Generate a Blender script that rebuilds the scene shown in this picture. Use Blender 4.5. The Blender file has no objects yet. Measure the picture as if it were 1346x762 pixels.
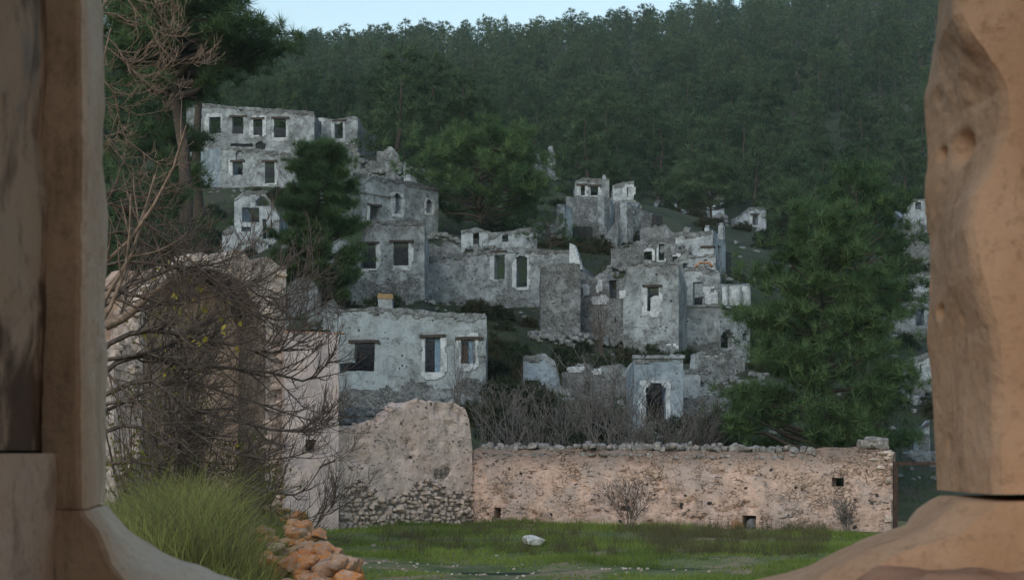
import bpy, math, random
import numpy as np
from mathutils import Vector, Euler

rnd = random.Random(7)
rng = np.random.default_rng(7)
scn = bpy.context.scene
C = scn.collection
R = math.radians

# ------------------------------------------------------------------ camera, sky, light, exposure
F = 50.0 / 36.0 * 1346.0          # focal length in photograph pixels
CX, HY, ZC = 673.0, 594.0, 2.0    # picture centre column, horizon row, eye height
cam = bpy.data.cameras.new('camera')
cam.lens = 50.0
cam.sensor_width = 36.0
cam.shift_y = (HY - 381.0) / 1346.0
cam.clip_start = 0.05
cam.clip_end = 5000.0
cam.dof.use_dof = True
cam.dof.focus_distance = 52.0
cam.dof.aperture_fstop = 16.0
camo = bpy.data.objects.new('camera', cam)
camo.location = (0, 0, ZC)
camo.rotation_euler = (R(90), 0, 0)
C.objects.link(camo)
scn.camera = camo

SUN_EL, SUN_AZ = 30.0, 205.0      # azimuth clockwise from +Y: veiled low sun behind the church, to the left
world = bpy.data.worlds.new('World')
scn.world = world
world.use_nodes = True
wn = world.node_tree
sky = wn.nodes.new('ShaderNodeTexSky')
sky.sky_type = 'NISHITA'
sky.sun_disc = False
sky.sun_elevation = R(SUN_EL)
sky.sun_rotation = R(SUN_AZ)
sky.air_density = 1.65
sky.dust_density = 0.05
sky.ozone_density = 0.5
wn.links.new(sky.outputs[0], wn.nodes['Background'].inputs[0])
wn.nodes['Background'].inputs[1].default_value = 0.122

sun = bpy.data.lights.new('sun', 'SUN')
sun.energy = 0.95
sun.angle = R(35)
sun.color = (1.0, 0.9, 0.78)
suno = bpy.data.objects.new('sun', sun)
sd = Vector((math.sin(R(SUN_AZ)) * math.cos(R(SUN_EL)), math.cos(R(SUN_AZ)) * math.cos(R(SUN_EL)), math.sin(R(SUN_EL))))
suno.rotation_euler = sd.to_track_quat('Z', 'Y').to_euler()
suno.location = sd * 60
C.objects.link(suno)

scn.view_settings.view_transform = 'Standard'
scn.view_settings.look = 'None'
scn.view_settings.exposure = 0.6
scn.view_settings.gamma = 1.0
scn.render.engine = 'CYCLES'
scn.cycles.use_denoising = True
scn.cycles.max_bounces = 5
scn.cycles.diffuse_bounces = 3
scn.cycles.volume_bounces = 1
scn.cycles.transparent_max_bounces = 4

# ------------------------------------------------------------------ helpers
def P(px, py, Y):
    return np.array([(px - CX) / F * Y, Y, ZC + (HY - py) / F * Y])

def unit(v): return v / np.maximum(np.linalg.norm(v, axis=-1, keepdims=True), 1e-9)

def _h(ix, iy, iz, seed):
    n = (ix.astype(np.uint32) * np.uint32(374761393) + iy.astype(np.uint32) * np.uint32(668265263)
         + iz.astype(np.uint32) * np.uint32(2147483647) + np.uint32((seed * 974711 + 12345) & 0xffffffff))
    n = (n ^ (n >> np.uint32(13))) * np.uint32(1274126177)
    n = n ^ (n >> np.uint32(16))
    return (n & np.uint32(0xffff)).astype(np.float64) / 32767.5 - 1.0

def vn(p, s, seed=0):
    q = np.asarray(p, float) * s
    i = np.floor(q).astype(np.int64)
    f = q - i
    f = f * f * (3 - 2 * f)
    r = 0
    for a in (0, 1):
        for b in (0, 1):
            for c in (0, 1):
                w = (f[:, 0] if a else 1 - f[:, 0]) * (f[:, 1] if b else 1 - f[:, 1]) * (f[:, 2] if c else 1 - f[:, 2])
                r = r + w * _h(i[:, 0] + a, i[:, 1] + b, i[:, 2] + c, seed)
    return r

def fbm(p, s, seed=0, o=3):
    r, a = 0, 1.0
    for k in range(o):
        r = r + a * vn(p, s * 2 ** k, seed + k * 17)
        a *= 0.5
    return r / 1.75

def raw_mesh(name, V, faces, n, mat_index=None, smooth=True, angle=45, tone=None, normals=None):
    """faces: (m, n) array of vertex indices, all n-gons"""
    me = bpy.data.meshes.new(name)
    V = np.ascontiguousarray(V, dtype=np.float32)
    faces = np.ascontiguousarray(faces, dtype=np.int32)
    m = len(faces)
    me.vertices.add(len(V))
    me.vertices.foreach_set('co', V.ravel())
    me.loops.add(m * n)
    me.loops.foreach_set('vertex_index', faces.ravel())
    me.polygons.add(m)
    me.polygons.foreach_set('loop_start', np.arange(0, m * n, n, dtype=np.int32))
    if mat_index is not None:
        me.polygons.foreach_set('material_index', np.ascontiguousarray(mat_index, dtype=np.int32))
    me.polygons.foreach_set('use_smooth', np.full(m, smooth))
    if tone is not None:
        at = me.attributes.new('tone', 'FLOAT', 'POINT')
        at.data.foreach_set('value', np.ascontiguousarray(tone, dtype=np.float32))
    me.update(calc_edges=True)
    if normals is not None:
        at = me.attributes.new('custom_normal', 'FLOAT_VECTOR', 'POINT')
        at.data.foreach_set('vector', np.ascontiguousarray(normals, dtype=np.float32).ravel())
    if smooth and angle:
        me.set_sharp_from_angle(angle=R(angle))
    return me

def link(name, me, mats, parent=None, loc=(0, 0, 0), rot=(0, 0, 0), scale=None):
    o = bpy.data.objects.new(name, me)
    if not isinstance(mats, (list, tuple)):
        mats = [mats]
    if len(me.materials) == 0:
        for m in mats:
            me.materials.append(m)
    o.location = loc
    o.rotation_euler = rot
    if scale is not None:
        o.scale = scale
    C.objects.link(o)
    if parent is not None:
        o.parent = parent
    return o

def tag(o, label=None, cat=None, group=None, kind=None):
    if label: o['label'] = label
    if cat: o['category'] = cat
    if group: o['group'] = group
    if kind: o['kind'] = kind
    return o

def thing(name, label, cat, loc=(0, 0, 0), group=None, rotz=0.0):
    o = bpy.data.objects.new(name, None)
    o.empty_display_size = 0.3
    o.location = loc
    o.rotation_euler = (0, 0, rotz)
    C.objects.link(o)
    return tag(o, label, cat, group)

# ------------------------------------------------------------------ node helpers
class N:
    def __init__(s, name):
        s.m = bpy.data.materials.new(name)
        s.m.use_nodes = True
        s.t = s.m.node_tree
        s.b = s.t.nodes['Principled BSDF']
        s.b.inputs['Specular IOR Level'].default_value = 0.15
        s.b.inputs['Roughness'].default_value = 0.9
        s._pos = None
    def lk(s, a, b): s.t.links.new(a, b)
    def new(s, k): return s.t.nodes.new(k)
    def pos(s):
        if s._pos is None:
            s._pos = s.new('ShaderNodeNewGeometry').outputs['Position']
        return s._pos
    def put(s, sock, v):
        if hasattr(v, 'is_output') or isinstance(v, bpy.types.NodeSocket):
            s.lk(v, sock)
        elif isinstance(v, (tuple, list)) and len(v) == 3 and sock.type == 'RGBA':
            sock.default_value = (*v, 1)
        else:
            sock.default_value = v
    def mapping(s, vec, scale):
        n = s.new('ShaderNodeMapping'); s.lk(vec, n.inputs[0]); n.inputs['Scale'].default_value = scale
        return n.outputs[0]
    def noise(s, scale, detail=4, rough=.55, vec=None, dist=0.0, col=False):
        n = s.new('ShaderNodeTexNoise')
        s.lk(vec if vec is not None else s.pos(), n.inputs['Vector'])
        n.inputs['Scale'].default_value = scale
        n.inputs['Detail'].default_value = detail
        n.inputs['Roughness'].default_value = rough
        n.inputs['Distortion'].default_value = dist
        return n.outputs['Color' if col else 0]
    def vor(s, scale, feature='F1', vec=None, rand=1.0):
        n = s.new('ShaderNodeTexVoronoi'); n.feature = feature
        s.lk(vec if vec is not None else s.pos(), n.inputs['Vector'])
        n.inputs['Scale'].default_value = scale
        n.inputs['Randomness'].default_value = rand
        return n
    def step(s, v, a, b, lo=0.0, hi=1.0):
        n = s.new('ShaderNodeMapRange'); n.interpolation_type = 'SMOOTHSTEP'
        s.put(n.inputs[0], v)
        n.inputs[1].default_value = a; n.inputs[2].default_value = b
        n.inputs[3].default_value = lo; n.inputs[4].default_value = hi
        return n.outputs[0]
    def mix(s, f, a, b, mode='MIX'):
        n = s.new('ShaderNodeMix'); n.data_type = 'RGBA'; n.blend_type = mode
        s.put(n.inputs[0], f); s.put(n.inputs[6], a); s.put(n.inputs[7], b)
        return n.outputs[2]
    def ma(s, op, a, b=0.0):
        n = s.new('ShaderNodeMath'); n.operation = op
        s.put(n.inputs[0], a); s.put(n.inputs[1], b)
        return n.outputs[0]
    def warp(s, vec, scale, amt):
        n = s.noise(scale, 2, .5, vec, col=True)
        v = s.new('ShaderNodeVectorMath'); v.operation = 'MULTIPLY_ADD'
        s.lk(n, v.inputs[0]); v.inputs[1].default_value = (amt,) * 3; s.lk(vec, v.inputs[2])
        return v.outputs[0]
    def bump(s, h, strength=.6, dist=.05):
        n = s.new('ShaderNodeBump'); n.inputs['Strength'].default_value = strength
        n.inputs['Distance'].default_value = dist
        s.lk(h, n.inputs['Height']); s.lk(n.outputs[0], s.b.inputs['Normal'])
    def col(s, v): s.put(s.b.inputs['Base Color'], v)

def sc(c, k): return tuple(min(1, x * k) for x in c)

def masonry(name, plaster, stone, mortar, cover=0.5, sscale=6.5, dirt=0.5, pits=0.5, dark=(.06, .062, .06), bump=.7, tint=None, tintamt=.5, dash=.5, topz=None):
    n = N(name)
    p = n.pos()
    w = n.warp(n.warp(p, 2.5, .22), 11, .07)
    wz = n.mapping(w, (1, 1, 1.7))
    v = n.vor(sscale, 'F1', wz)
    ve = n.vor(sscale, 'DISTANCE_TO_EDGE', wz)
    sep = n.new('ShaderNodeSeparateColor'); n.lk(v.outputs['Color'], sep.inputs[0])
    big = n.noise(.5, 5, .6)
    med = n.noise(2.3, 7, .7)
    fine = n.noise(13, 6, .75)
    grit = n.noise(42, 4, .75)
    jn = n.ma('ADD', ve.outputs['Distance'], n.ma('MULTIPLY', n.ma('SUBTRACT', fine, .5), .12))
    joint = n.step(jn, -.01, .09)
    scol = n.mix(sep.outputs[0], sc(stone, .55), sc(stone, 1.3))
    scol = n.mix(n.ma('MULTIPLY', n.step(med, .4, .65), .5), scol, sc(stone, .75))
    rub = n.mix(joint, mortar, scol)
    m = n.ma('ADD', n.ma('ADD', n.ma('MULTIPLY', big, .36), n.ma('MULTIPLY', med, .42)), n.ma('MULTIPLY', fine, .22))
    th = .62 - .3 * cover
    mask = n.step(m, th - .045, th + .06)
    pl = n.mix(n.step(med, .3, .72), sc(plaster, .62), sc(plaster, 1.22))
    pl = n.mix(n.ma('MULTIPLY', n.step(fine, .42, .7), .7), pl, sc(plaster, .68))
    if tint:
        pl = n.mix(n.ma('MULTIPLY', n.step(n.noise(.9, 5, .65, dist=.3), .42, .62), tintamt), pl, tint)
    c = n.mix(mask, rub, pl)
    # weather: streaks running down, blotches of lichen, short cracks between courses, small put-log holes
    stv = n.mapping(p, (2.2, 2.2, .2))
    st = n.step(n.noise(1.0, 7, .75, stv), .48, .76)
    bl = n.step(n.noise(1.5, 8, .78, dist=.4), .5, .68)
    d = n.ma('MULTIPLY', n.ma('MAXIMUM', n.ma('MULTIPLY', st, .8), bl), dirt)
    if topz is not None:   # lichen gathers along the exposed top of the wall
        sx = n.new('ShaderNodeSeparateXYZ'); n.lk(p, sx.inputs[0])
        tz = n.step(n.ma('ADD', sx.outputs[2], n.ma('MULTIPLY', n.ma('SUBTRACT', med, .5), 1.2)), topz - .45, topz + .15)
        d = n.ma('MAXIMUM', d, n.ma('MULTIPLY', tz, .62))
    c = n.mix(d, c, dark)
    dv = n.mapping(n.warp(p, 3, .1), (4.5, 4.5, 12))
    da = n.step(n.noise(1.0, 5, .7, dv), .58, .68)
    da = n.ma('MULTIPLY', n.ma('MULTIPLY', da, n.step(big, .34, .6)), dash)
    c = n.mix(da, c, sc(dark, .7))
    pv = n.vor(3.6, 'F1', n.warp(p, 9, .08))
    pg = n.vor(1.35, 'F1', n.mapping(n.warp(p, 3, .12), (1, .2, 1.15)), .45)
    hole = n.ma('MULTIPLY', n.step(pg.outputs['Distance'], .085, .06), pits)
    c = n.mix(hole, c, (.012, .012, .013))
    pit = n.ma('MULTIPLY', n.step(pv.outputs['Distance'], .2, .11), n.step(n.noise(1.9, 3, .6), .5, .6))
    c = n.mix(n.ma('MULTIPLY', pit, pits), c, sc(dark, .45))
    c = n.mix(n.ma('MULTIPLY', n.step(grit, .5, .68), .45), c, sc(dark, 1.5))
    n.col(c)
    h = n.ma('ADD', n.ma('MULTIPLY', mask, .5), n.ma('MULTIPLY', n.ma('MULTIPLY', joint, n.ma('SUBTRACT', 1.0, mask)), .55))
    h = n.ma('ADD', h, n.ma('MULTIPLY', fine, .6))
    h = n.ma('SUBTRACT', h, n.ma('ADD', n.ma('MULTIPLY', pit, .8), n.ma('MULTIPLY', da, .6)))
    n.bump(h, bump, .06)
    return n.m

M = {}
M['grey'] = masonry('grey_plaster', (.26, .285, .3), (.215, .225, .23), (.09, .093, .096), .54, 7.5, .66, .9, tint=(.43, .475, .51), tintamt=.75, dash=.7)
M['grey_pale'] = masonry('pale_plaster', (.37, .41, .44), (.25, .262, .27), (.1, .105, .11), .62, 7, .66, .8, tint=(.5, .55, .59), tintamt=.75, dash=.7)
M['grey_blue'] = masonry('bluish_plaster', (.26, .325, .38), (.22, .235, .245), (.1, .105, .11), .66, 7, .66, .8, tint=(.4, .46, .51), tintamt=.7, dash=.7)
M['rubble'] = masonry('rubble_masonry', (.225, .24, .245), (.2, .206, .206), (.08, .082, .083), .4, 8.5, .62, .9, bump=1.0, tint=(.36, .39, .41), tintamt=.7, dash=.8)
M['inside'] = masonry('shaded_inner_masonry', (.07, .073, .077), (.06, .06, .06), (.03, .03, .03), .25, 6, .7, .6)  # tone painted dark to stand in for shade behind the openings
M['house1'] = masonry('near_house_plaster', (.31, .345, .355), (.21, .208, .2), (.08, .08, .077), .72, 7, .6, .9, tint=(.4, .47, .52), tintamt=.6, dash=.7)
M['court'] = masonry('pink_court_plaster', (.76, .52, .415), (.62, .43, .33), (.2, .145, .12), .56, 8, .45, .95, dark=(.1, .088, .085), bump=1.2, tint=(.52, .42, .38), tintamt=.75, dash=.95, topz=1.88)
M['block'] = masonry('pinkish_grey_plaster', (.8, .62, .54), (.62, .48, .4), (.14, .115, .1), .66, 7, .34, .9, dark=(.14, .135, .135), bump=1.2, tint=(.72, .52, .44), tintamt=.6, dash=.8, topz=3.8)
M['core'] = masonry('dark_mortar_core', (.33, .27, .235), (.3, .24, .21), (.15, .12, .105), .3, 8, .4, .5)
M['pier'] = masonry('rose_pier_plaster', (.54, .46, .45), (.48, .4, .37), (.12, .1, .095), .85, 6, .5, .6, dark=(.2, .19, .2), bump=.8, tint=(.62, .48, .42), tintamt=.7)
M['arch'] = masonry('arch_masonry', (.56, .46, .41), (.36, .29, .24), (.09, .08, .07), .5, 6, .6, .8, dark=(.07, .062, .055))
M['soffit'] = masonry('dark_soffit_masonry', (.22, .18, .15), (.2, .16, .135), (.06, .05, .042), .4, 7, .5, .6, dark=(.05, .045, .04))  # arch lining, darker in colour than the wall around it
M['niche'] = masonry('tan_niche_plaster', (.6, .42, .32), (.46, .34, .27), (.2, .14, .1), .6, 6, .55, .5, dark=(.14, .1, .08))

def white_mat():
    n = N('whitewashed_surround')
    a = n.noise(2.2, 6, .7); b = n.noise(9, 5, .7)
    c = n.mix(n.step(a, .35, .65), (.33, .355, .375), (.55, .585, .61))
    c = n.mix(n.ma('MULTIPLY', n.step(b, .5, .68), .75), c, (.16, .165, .17))
    n.col(c); n.bump(b, .5, .03)
    return n.m
M['white'] = white_mat()

def plain(name, c, c2=None, scale=6, rough=.9, bump=.4, bd=.02, stretch=None):
    n = N(name)
    vec = n.mapping(n.pos(), stretch) if stretch else None
    a = n.noise(scale, 6, .65, vec)
    n.col(n.mix(n.step(a, .35, .68), c, c2 or sc(c, 1.6)))
    n.b.inputs['Roughness'].default_value = rough
    n.bump(a, bump, bd)
    return n.m
M['wood'] = plain('old_dark_timber', (.035, .03, .027), (.085, .07, .06), 9, stretch=(1, 6, 6))
M['blue_wood'] = plain('faded_blue_shutter', (.1, .17, .25), (.24, .33, .4), 8, stretch=(6, 6, .6))
M['brick'] = plain('orange_brick', (.34, .16, .09), (.5, .3, .2), 10)
M['ochre'] = plain('ochre_lichen_brick', (.2, .15, .09), (.36, .24, .11), 12)
M['rust'] = plain('rusty_steel', (.035, .024, .02), (.09, .05, .038), 14, .7)
M['bark'] = plain('pine_bark', (.05, .04, .033), (.12, .095, .08), 10, stretch=(5, 5, 1))
M['twig_dark'] = plain('dark_fig_bark', (.07, .052, .044), (.16, .125, .105), 12)
M['twig_pale'] = plain('pale_tan_bark', (.16, .11, .08), (.31, .22, .165), 12)
M['twig_red'] = plain('reddish_brown_bark', (.085, .06, .048), (.18, .13, .105), 12)
M['twig_grey'] = plain('grey_twig_bark', (.095, .085, .078), (.21, .19, .175), 12)
M['dead_tan'] = plain('dry_shrub_twigs', (.1, .08, .05), (.19, .155, .1), 9)

def rock_mat(name, base, lich, amt, moss=None):
    n = N(name)
    a = n.noise(5, 7, .7); b = n.noise(6.5, 8, .78, dist=.4); f = n.noise(26, 6, .75)
    c = n.mix(n.step(a, .3, .7), sc(base, .55), sc(base, 1.25))
    c = n.mix(n.ma('MULTIPLY', n.step(b, .62 - .25 * amt, .7 - .2 * amt), .9), c, lich)
    c = n.mix(n.ma('MULTIPLY', n.step(f, .52, .7), .5), c, sc(base, .3))
    if moss:
        c = n.mix(n.ma('MULTIPLY', n.step(n.noise(4, 4, .6), .55, .65), .8), c, moss)
    n.col(c); n.bump(n.ma('ADD', a, n.ma('MULTIPLY', f, .5)), .9, .04)
    return n.m
M['orange_rock'] = rock_mat('orange_lichen_rock', (.5, .3, .2), (.6, .22, .06), .72)
M['pink_rock'] = rock_mat('pinkish_rock', (.46, .3, .215), (.5, .24, .1), .5)
M['cap_rock'] = rock_mat('grey_cap_stone', (.35, .31, .285), (.15, .14, .125), .7)
M['white_rock'] = rock_mat('white_marble_chunk', (.62, .6, .56), (.5, .48, .44), .2)
M['grey_rock'] = rock_mat('grey_rubble_stone', (.24, .25, .25), (.13, .135, .13), .5)
M['wall_stone'] = rock_mat('warm_wall_stone', (.6, .475, .4), (.36, .29, .25), .35)

def leafy(name, dark, light, transl=.5, obj=.9):
    m = bpy.data.materials.new(name); m.use_nodes = True
    n = N.__new__(N); n.m = m; n.t = m.node_tree; n._pos = None
    for x in list(n.t.nodes):
        if x.type == 'BSDF_PRINCIPLED': n.t.nodes.remove(x)
    out = [x for x in n.t.nodes if x.type == 'OUTPUT_MATERIAL'][0]
    g = n.new('ShaderNodeNewGeometry'); oi = n.new('ShaderNodeObjectInfo'); at = n.new('ShaderNodeAttribute'); at.attribute_name = 'tone'
    f = n.ma('ADD', n.ma('MULTIPLY', g.outputs['Random Per Island'], .35), n.ma('MULTIPLY', oi.outputs['Random'], obj * .6))
    f = n.ma('ADD', f, at.outputs['Fac'])
    c = n.mix(n.ma('MINIMUM', f, 1.0), dark, light)
    d = n.new('ShaderNodeBsdfDiffuse'); t = n.new('ShaderNodeBsdfTranslucent'); mx = n.new('ShaderNodeMixShader')
    n.lk(c, d.inputs[0]); n.lk(c, t.inputs[0]); mx.inputs[0].default_value = transl
    n.lk(d.outputs[0], mx.inputs[1]); n.lk(t.outputs[0], mx.inputs[2]); n.lk(mx.outputs[0], out.inputs[0])
    return m
M['needle'] = leafy('pine_needles', (.066, .112, .062), (.215, .3, .14))
M['needle_near'] = leafy('bright_pine_needles', (.075, .13, .065), (.235, .34, .14))
M['needle_light'] = leafy('pale_green_pine_needles', (.1, .175, .075), (.3, .42, .16))
M['shrub'] = leafy('evergreen_shrub_leaves', (.024, .036, .022), (.07, .088, .05))
M['shrub_olive'] = leafy('olive_scrub_leaves', (.05, .052, .03), (.11, .105, .06))
M['grass'] = leafy('lawn_grass', (.09, .135, .035), (.27, .33, .08))
M['tall_grass'] = leafy('tall_wild_grass', (.08, .12, .03), (.36, .35, .12))
M['dry_grass'] = leafy('dry_brown_grass', (.11, .1, .05), (.24, .21, .11))
M['thicket_leaf'] = leafy('thicket_leaf', (.08, .09, .03), (.26, .24, .07))
M['yellow_leaf'] = leafy('yellow_fig_leaf', (.4, .32, .05), (.65, .52, .1))

def ground_mat():
    n = N('hillside_earth')
    a = n.noise(.35, 6, .65); b = n.noise(3, 6, .7)
    c = n.mix(n.step(a, .38, .6), (.03, .036, .024), (.06, .06, .042))
    c = n.mix(n.ma('MULTIPLY', n.step(b, .55, .68), .6), c, (.11, .105, .09))
    c = n.mix(n.ma('MULTIPLY', n.step(n.noise(1.1, 5, .6), .48, .6), .7), c, (.04, .07, .025))
    n.col(c); n.bump(b, .8, .15)
    return n.m
M['ground'] = ground_mat()
def lawn_mat():
    n = N('court_turf')
    a = n.noise(.8, 6, .65); b = n.noise(5, 6, .7)
    c = n.mix(n.step(a, .36, .6), (.075, .1, .035), (.14, .16, .055))
    c = n.mix(n.ma('MULTIPLY', n.step(n.noise(.6, 6, .75), .47, .6), .85), c, (.3, .21, .14))
    c = n.mix(n.ma('MULTIPLY', n.step(b, .5, .7), .4), c, (.05, .06, .025))
    c = n.mix(n.ma('MULTIPLY', n.step(n.noise(22, 5, .75), .52, .7), .6), c, (.3, .26, .21))
    n.col(c); n.bump(b, .6, .05)
    return n.m
M['lawn'] = lawn_mat()

def frame_mat(name, a, b, dark, holes=True):
    n = N(name)
    x = n.noise(4, 6, .6); y = n.noise(16, 6, .7, dist=.5); z = n.noise(70, 4, .7)
    c = n.mix(n.step(x, .35, .66), a, b)
    c = n.mix(n.ma('MULTIPLY', n.step(y, .56, .75), .55), c, dark)
    c = n.mix(n.ma('MULTIPLY', n.step(n.noise(2.2, 5, .6), .5, .68), .35), c, sc(b, 1.2))
    n.col(c)
    c = n.mix(n.ma('MULTIPLY', n.step(n.noise(7, 8, .8, n.mapping(n.pos(), (1, 1, .45)), .6), .54, .66), .5), c, sc(dark, .55))
    c = n.mix(n.ma('MULTIPLY', n.step(z, .5, .7), .35), c, sc(a, .55))
    n.col(c)
    n.bump(n.ma('ADD', n.ma('MULTIPLY', y, .7), n.ma('MULTIPLY', z, .3)), .7, .012)
    return n.m
M['sand_pale'] = frame_mat('lit_sandstone', (.68, .49, .33), (.84, .67, .5), (.48, .29, .16))  # outer side of the left jamb, painted paler to look lit
M['sand_brown'] = frame_mat('shaded_sandstone', (.44, .27, .16), (.56, .36, .225), (.26, .15, .09))  # inward side of the same jamb, shade painted in as darker brown
M['sand_warm'] = frame_mat('warm_sandstone', (.54, .33, .2), (.7, .47, .32), (.32, .17, .09))
M['sill_red'] = frame_mat('reddish_sill_mortar', (.4, .225, .15), (.52, .35, .26), (.24, .12, .08))
def reveal_mat():
    n = N('patchy_old_reveal_plaster')
    p = n.mapping(n.pos(), (1, 1, .6))
    a = n.noise(5.5, 6, .6, p, dist=.6); b = n.noise(20, 5, .7)
    c = n.mix(n.step(a, .42, .54), (.15, .1, .07), (.56, .42, .29))
    c = n.mix(n.step(n.noise(3.2, 4, .6, p), .52, .6), c, (.33, .3, .27))
    c = n.mix(n.ma('MULTIPLY', n.step(b, .5, .7), .5), c, (.1, .08, .065))
    n.col(c); n.bump(n.ma('ADD', a, n.ma('MULTIPLY', b, .5)), .8, .02)
    return n.m
M['reveal'] = reveal_mat()
M['reveal_low'] = frame_mat('cream_reveal_plaster', (.58, .42, .29), (.7, .54, .4), (.34, .2, .12))

# ------------------------------------------------------------------ gridded masonry
def sub(lo, hi, step):
    return np.linspace(lo, hi, max(1, int(math.ceil((hi - lo) / step))) + 1)

def lines(lo, hi, cuts, step):
    pts = sorted(set([lo, hi] + [c for c in cuts if lo + .02 < c < hi - .02]))
    out = []
    for a, b in zip(pts[:-1], pts[1:]):
        out.append(sub(a, b, step)[:-1])
    out.append([hi])
    return np.concatenate(out)

def in_hole(u, v, h):
    w = (u > h[0]) & (u < h[2]) & (v > h[1]) & (v < h[3])
    if len(h) > 4 and h[4] == 'a':
        a = (h[2] - h[0]) / 2; uc = (h[0] + h[2]) / 2; rise = min(a, (h[3] - h[1]) * .6); vs = h[3] - rise
        w &= (v < vs) | (((u - uc) / a) ** 2 + ((v - vs) / rise) ** 2 < 1)
    return w

def wall_mesh(name, L, vb, top, t=.5, holes=(), res=.2, jit=.025, disp=.02, seed=1, keep=None, fine=None, dscale=2.2, extra_disp=None):
    """top: list of (u, v).  local x along, y into the wall, z up."""
    tu = np.array([a for a, _ in top]); tv = np.array([b for _, b in top])
    vmax = float(tv.max())
    cu, cv = [], []
    for h in holes:
        cu += list(sub(h[0], h[2], fine or min(res, .14))); cv += list(sub(h[1], h[3], fine or min(res, .16)))
    us = lines(0, L, cu, res)
    hv = [h[3] for h in holes if h[3] < vmax - .05]
    vstar = max([vb] + hv)
    vs = lines(vb, vmax, cv, res)
    U, Vv = np.meshgrid(us, vs, indexing='ij')
    T = np.interp(us, tu, tv)[:, None] + 0 * Vv
    W = np.where(Vv > vstar, vstar + (Vv - vstar) * (np.maximum(T - vstar, .02) / max(vmax - vstar, .02)), Vv)
    uc = (U[:-1, :-1] + U[1:, 1:]) / 2
    vc = (W[:-1, :-1] + W[1:, :-1] + W[:-1, 1:] + W[1:, 1:]) / 4
    rag = vn(np.stack([uc.ravel() * 3.1, vc.ravel() * 3.1, 0 * uc.ravel() + seed], 1), 1, seed).reshape(uc.shape)
    K = vc < np.interp(uc.ravel(), tu, tv).reshape(uc.shape) + .02 + rag * 0
    for h in holes:
        K &= ~in_hole(uc, vc, h)
    if keep is not None:
        K &= keep(uc, vc)
    if keep is not None:   # one connected piece only
        lab = np.zeros(K.shape, int); cur = 0; best = (0, 0)
        for i0, j0 in zip(*np.nonzero(K)):
            if lab[i0, j0]: continue
            cur += 1; st = [(i0, j0)]; lab[i0, j0] = cur; n_c = 0
            while st:
                i1, j1 = st.pop(); n_c += 1
                for a_, b_ in ((i1 + 1, j1), (i1 - 1, j1), (i1, j1 + 1), (i1, j1 - 1)):
                    if 0 <= a_ < K.shape[0] and 0 <= b_ < K.shape[1] and K[a_, b_] and not lab[a_, b_]:
                        lab[a_, b_] = cur; st.append((a_, b_))
            best = max(best, (n_c, cur))
        K = K & (lab == best[1])
    nu, nv = len(us), len(vs)
    S = np.stack([U.ravel(), 0 * U.ravel() + seed * 3.7, W.ravel()], 1)
    j1 = vn(S, 2.7, seed + 1) * jit; j2 = vn(S, 2.7, seed + 2) * jit
    topmost = (W.ravel() > T.ravel() - .01)
    j2 = j2 + topmost * vn(S, 3.5, seed + 6) * min(.07, jit * 2)
    d = fbm(S, dscale, seed + 3) * disp
    if extra_disp is not None:
        d = d + extra_disp(U.ravel(), W.ravel())
    A = np.stack([U.ravel() + j1, d, W.ravel() + j2], 1)
    B = np.stack([U.ravel() + j1, t + fbm(S, 2.2, seed + 9) * disp, W.ravel() + j2], 1)
    idx = np.arange(nu * nv).reshape(nu, nv)
    n0 = nu * nv
    a, b, c, e = idx[:-1, :-1], idx[1:, :-1], idx[1:, 1:], idx[:-1, 1:]
    k = K
    fr = np.stack([a[k], b[k], c[k], e[k]], 1)
    bk = np.stack([e[k], c[k], b[k], a[k]], 1) + n0
    Kp = np.pad(K, 1)
    parts = [fr, bk]
    L_ = K & ~Kp[:-2, 1:-1]; parts.append(np.stack([e[L_], e[L_] + n0, a[L_] + n0, a[L_]], 1)[:, ::-1])
    R_ = K & ~Kp[2:, 1:-1]; parts.append(np.stack([b[R_], b[R_] + n0, c[R_] + n0, c[R_]], 1)[:, ::-1])
    D_ = K & ~Kp[1:-1, :-2]; parts.append(np.stack([a[D_], a[D_] + n0, b[D_] + n0, b[D_]], 1)[:, ::-1])
    U_ = K & ~Kp[1:-1, 2:]; parts.append(np.stack([c[U_], c[U_] + n0, e[U_] + n0, e[U_]], 1)[:, ::-1])
    Fc = np.concatenate(parts)
    V = np.concatenate([A, B])
    used = np.unique(Fc)
    rm = np.full(len(V), -1); rm[used] = np.arange(len(used))
    return raw_mesh(name, V[used], rm[Fc], 4, angle=50)

def box_mesh(name, x0, x1, y0, y1, z0, z1, jit=.0, seg=1, seed=0):
    g = np.linspace(0, 1, seg + 1)
    V, Fc = [], []
    def face(o, du, dv):
        base = len(V)
        for i in g:
            for j in g:
                V.append(np.array(o) + i * np.array(du) + j * np.array(dv))
        for i in range(seg):
            for j in range(seg):
                q = base + i * (seg + 1) + j
                Fc.append((q, q + seg + 1, q + seg + 2, q + 1))
    X, Y, Z = x1 - x0, y1 - y0, z1 - z0
    face((x0, y0, z0), (X, 0, 0), (0, 0, Z)); face((x1, y1, z0), (-X, 0, 0), (0, 0, Z))
    face((x1, y0, z0), (0, Y, 0), (0, 0, Z)); face((x0, y1, z0), (0, -Y, 0), (0, 0, Z))
    face((x0, y0, z1), (X, 0, 0), (0, Y, 0)); face((x0, y1, z0), (X, 0, 0), (0, -Y, 0))
    V = np.array(V)
    if jit:
        V = V + np.stack([vn(V + 3.3, 3.0, seed), vn(V + 9.1, 3.0, seed + 1), vn(V + 5.7, 3.0, seed + 2)], 1) * jit
    return raw_mesh(name, V, np.array(Fc), 4, angle=35)

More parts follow.
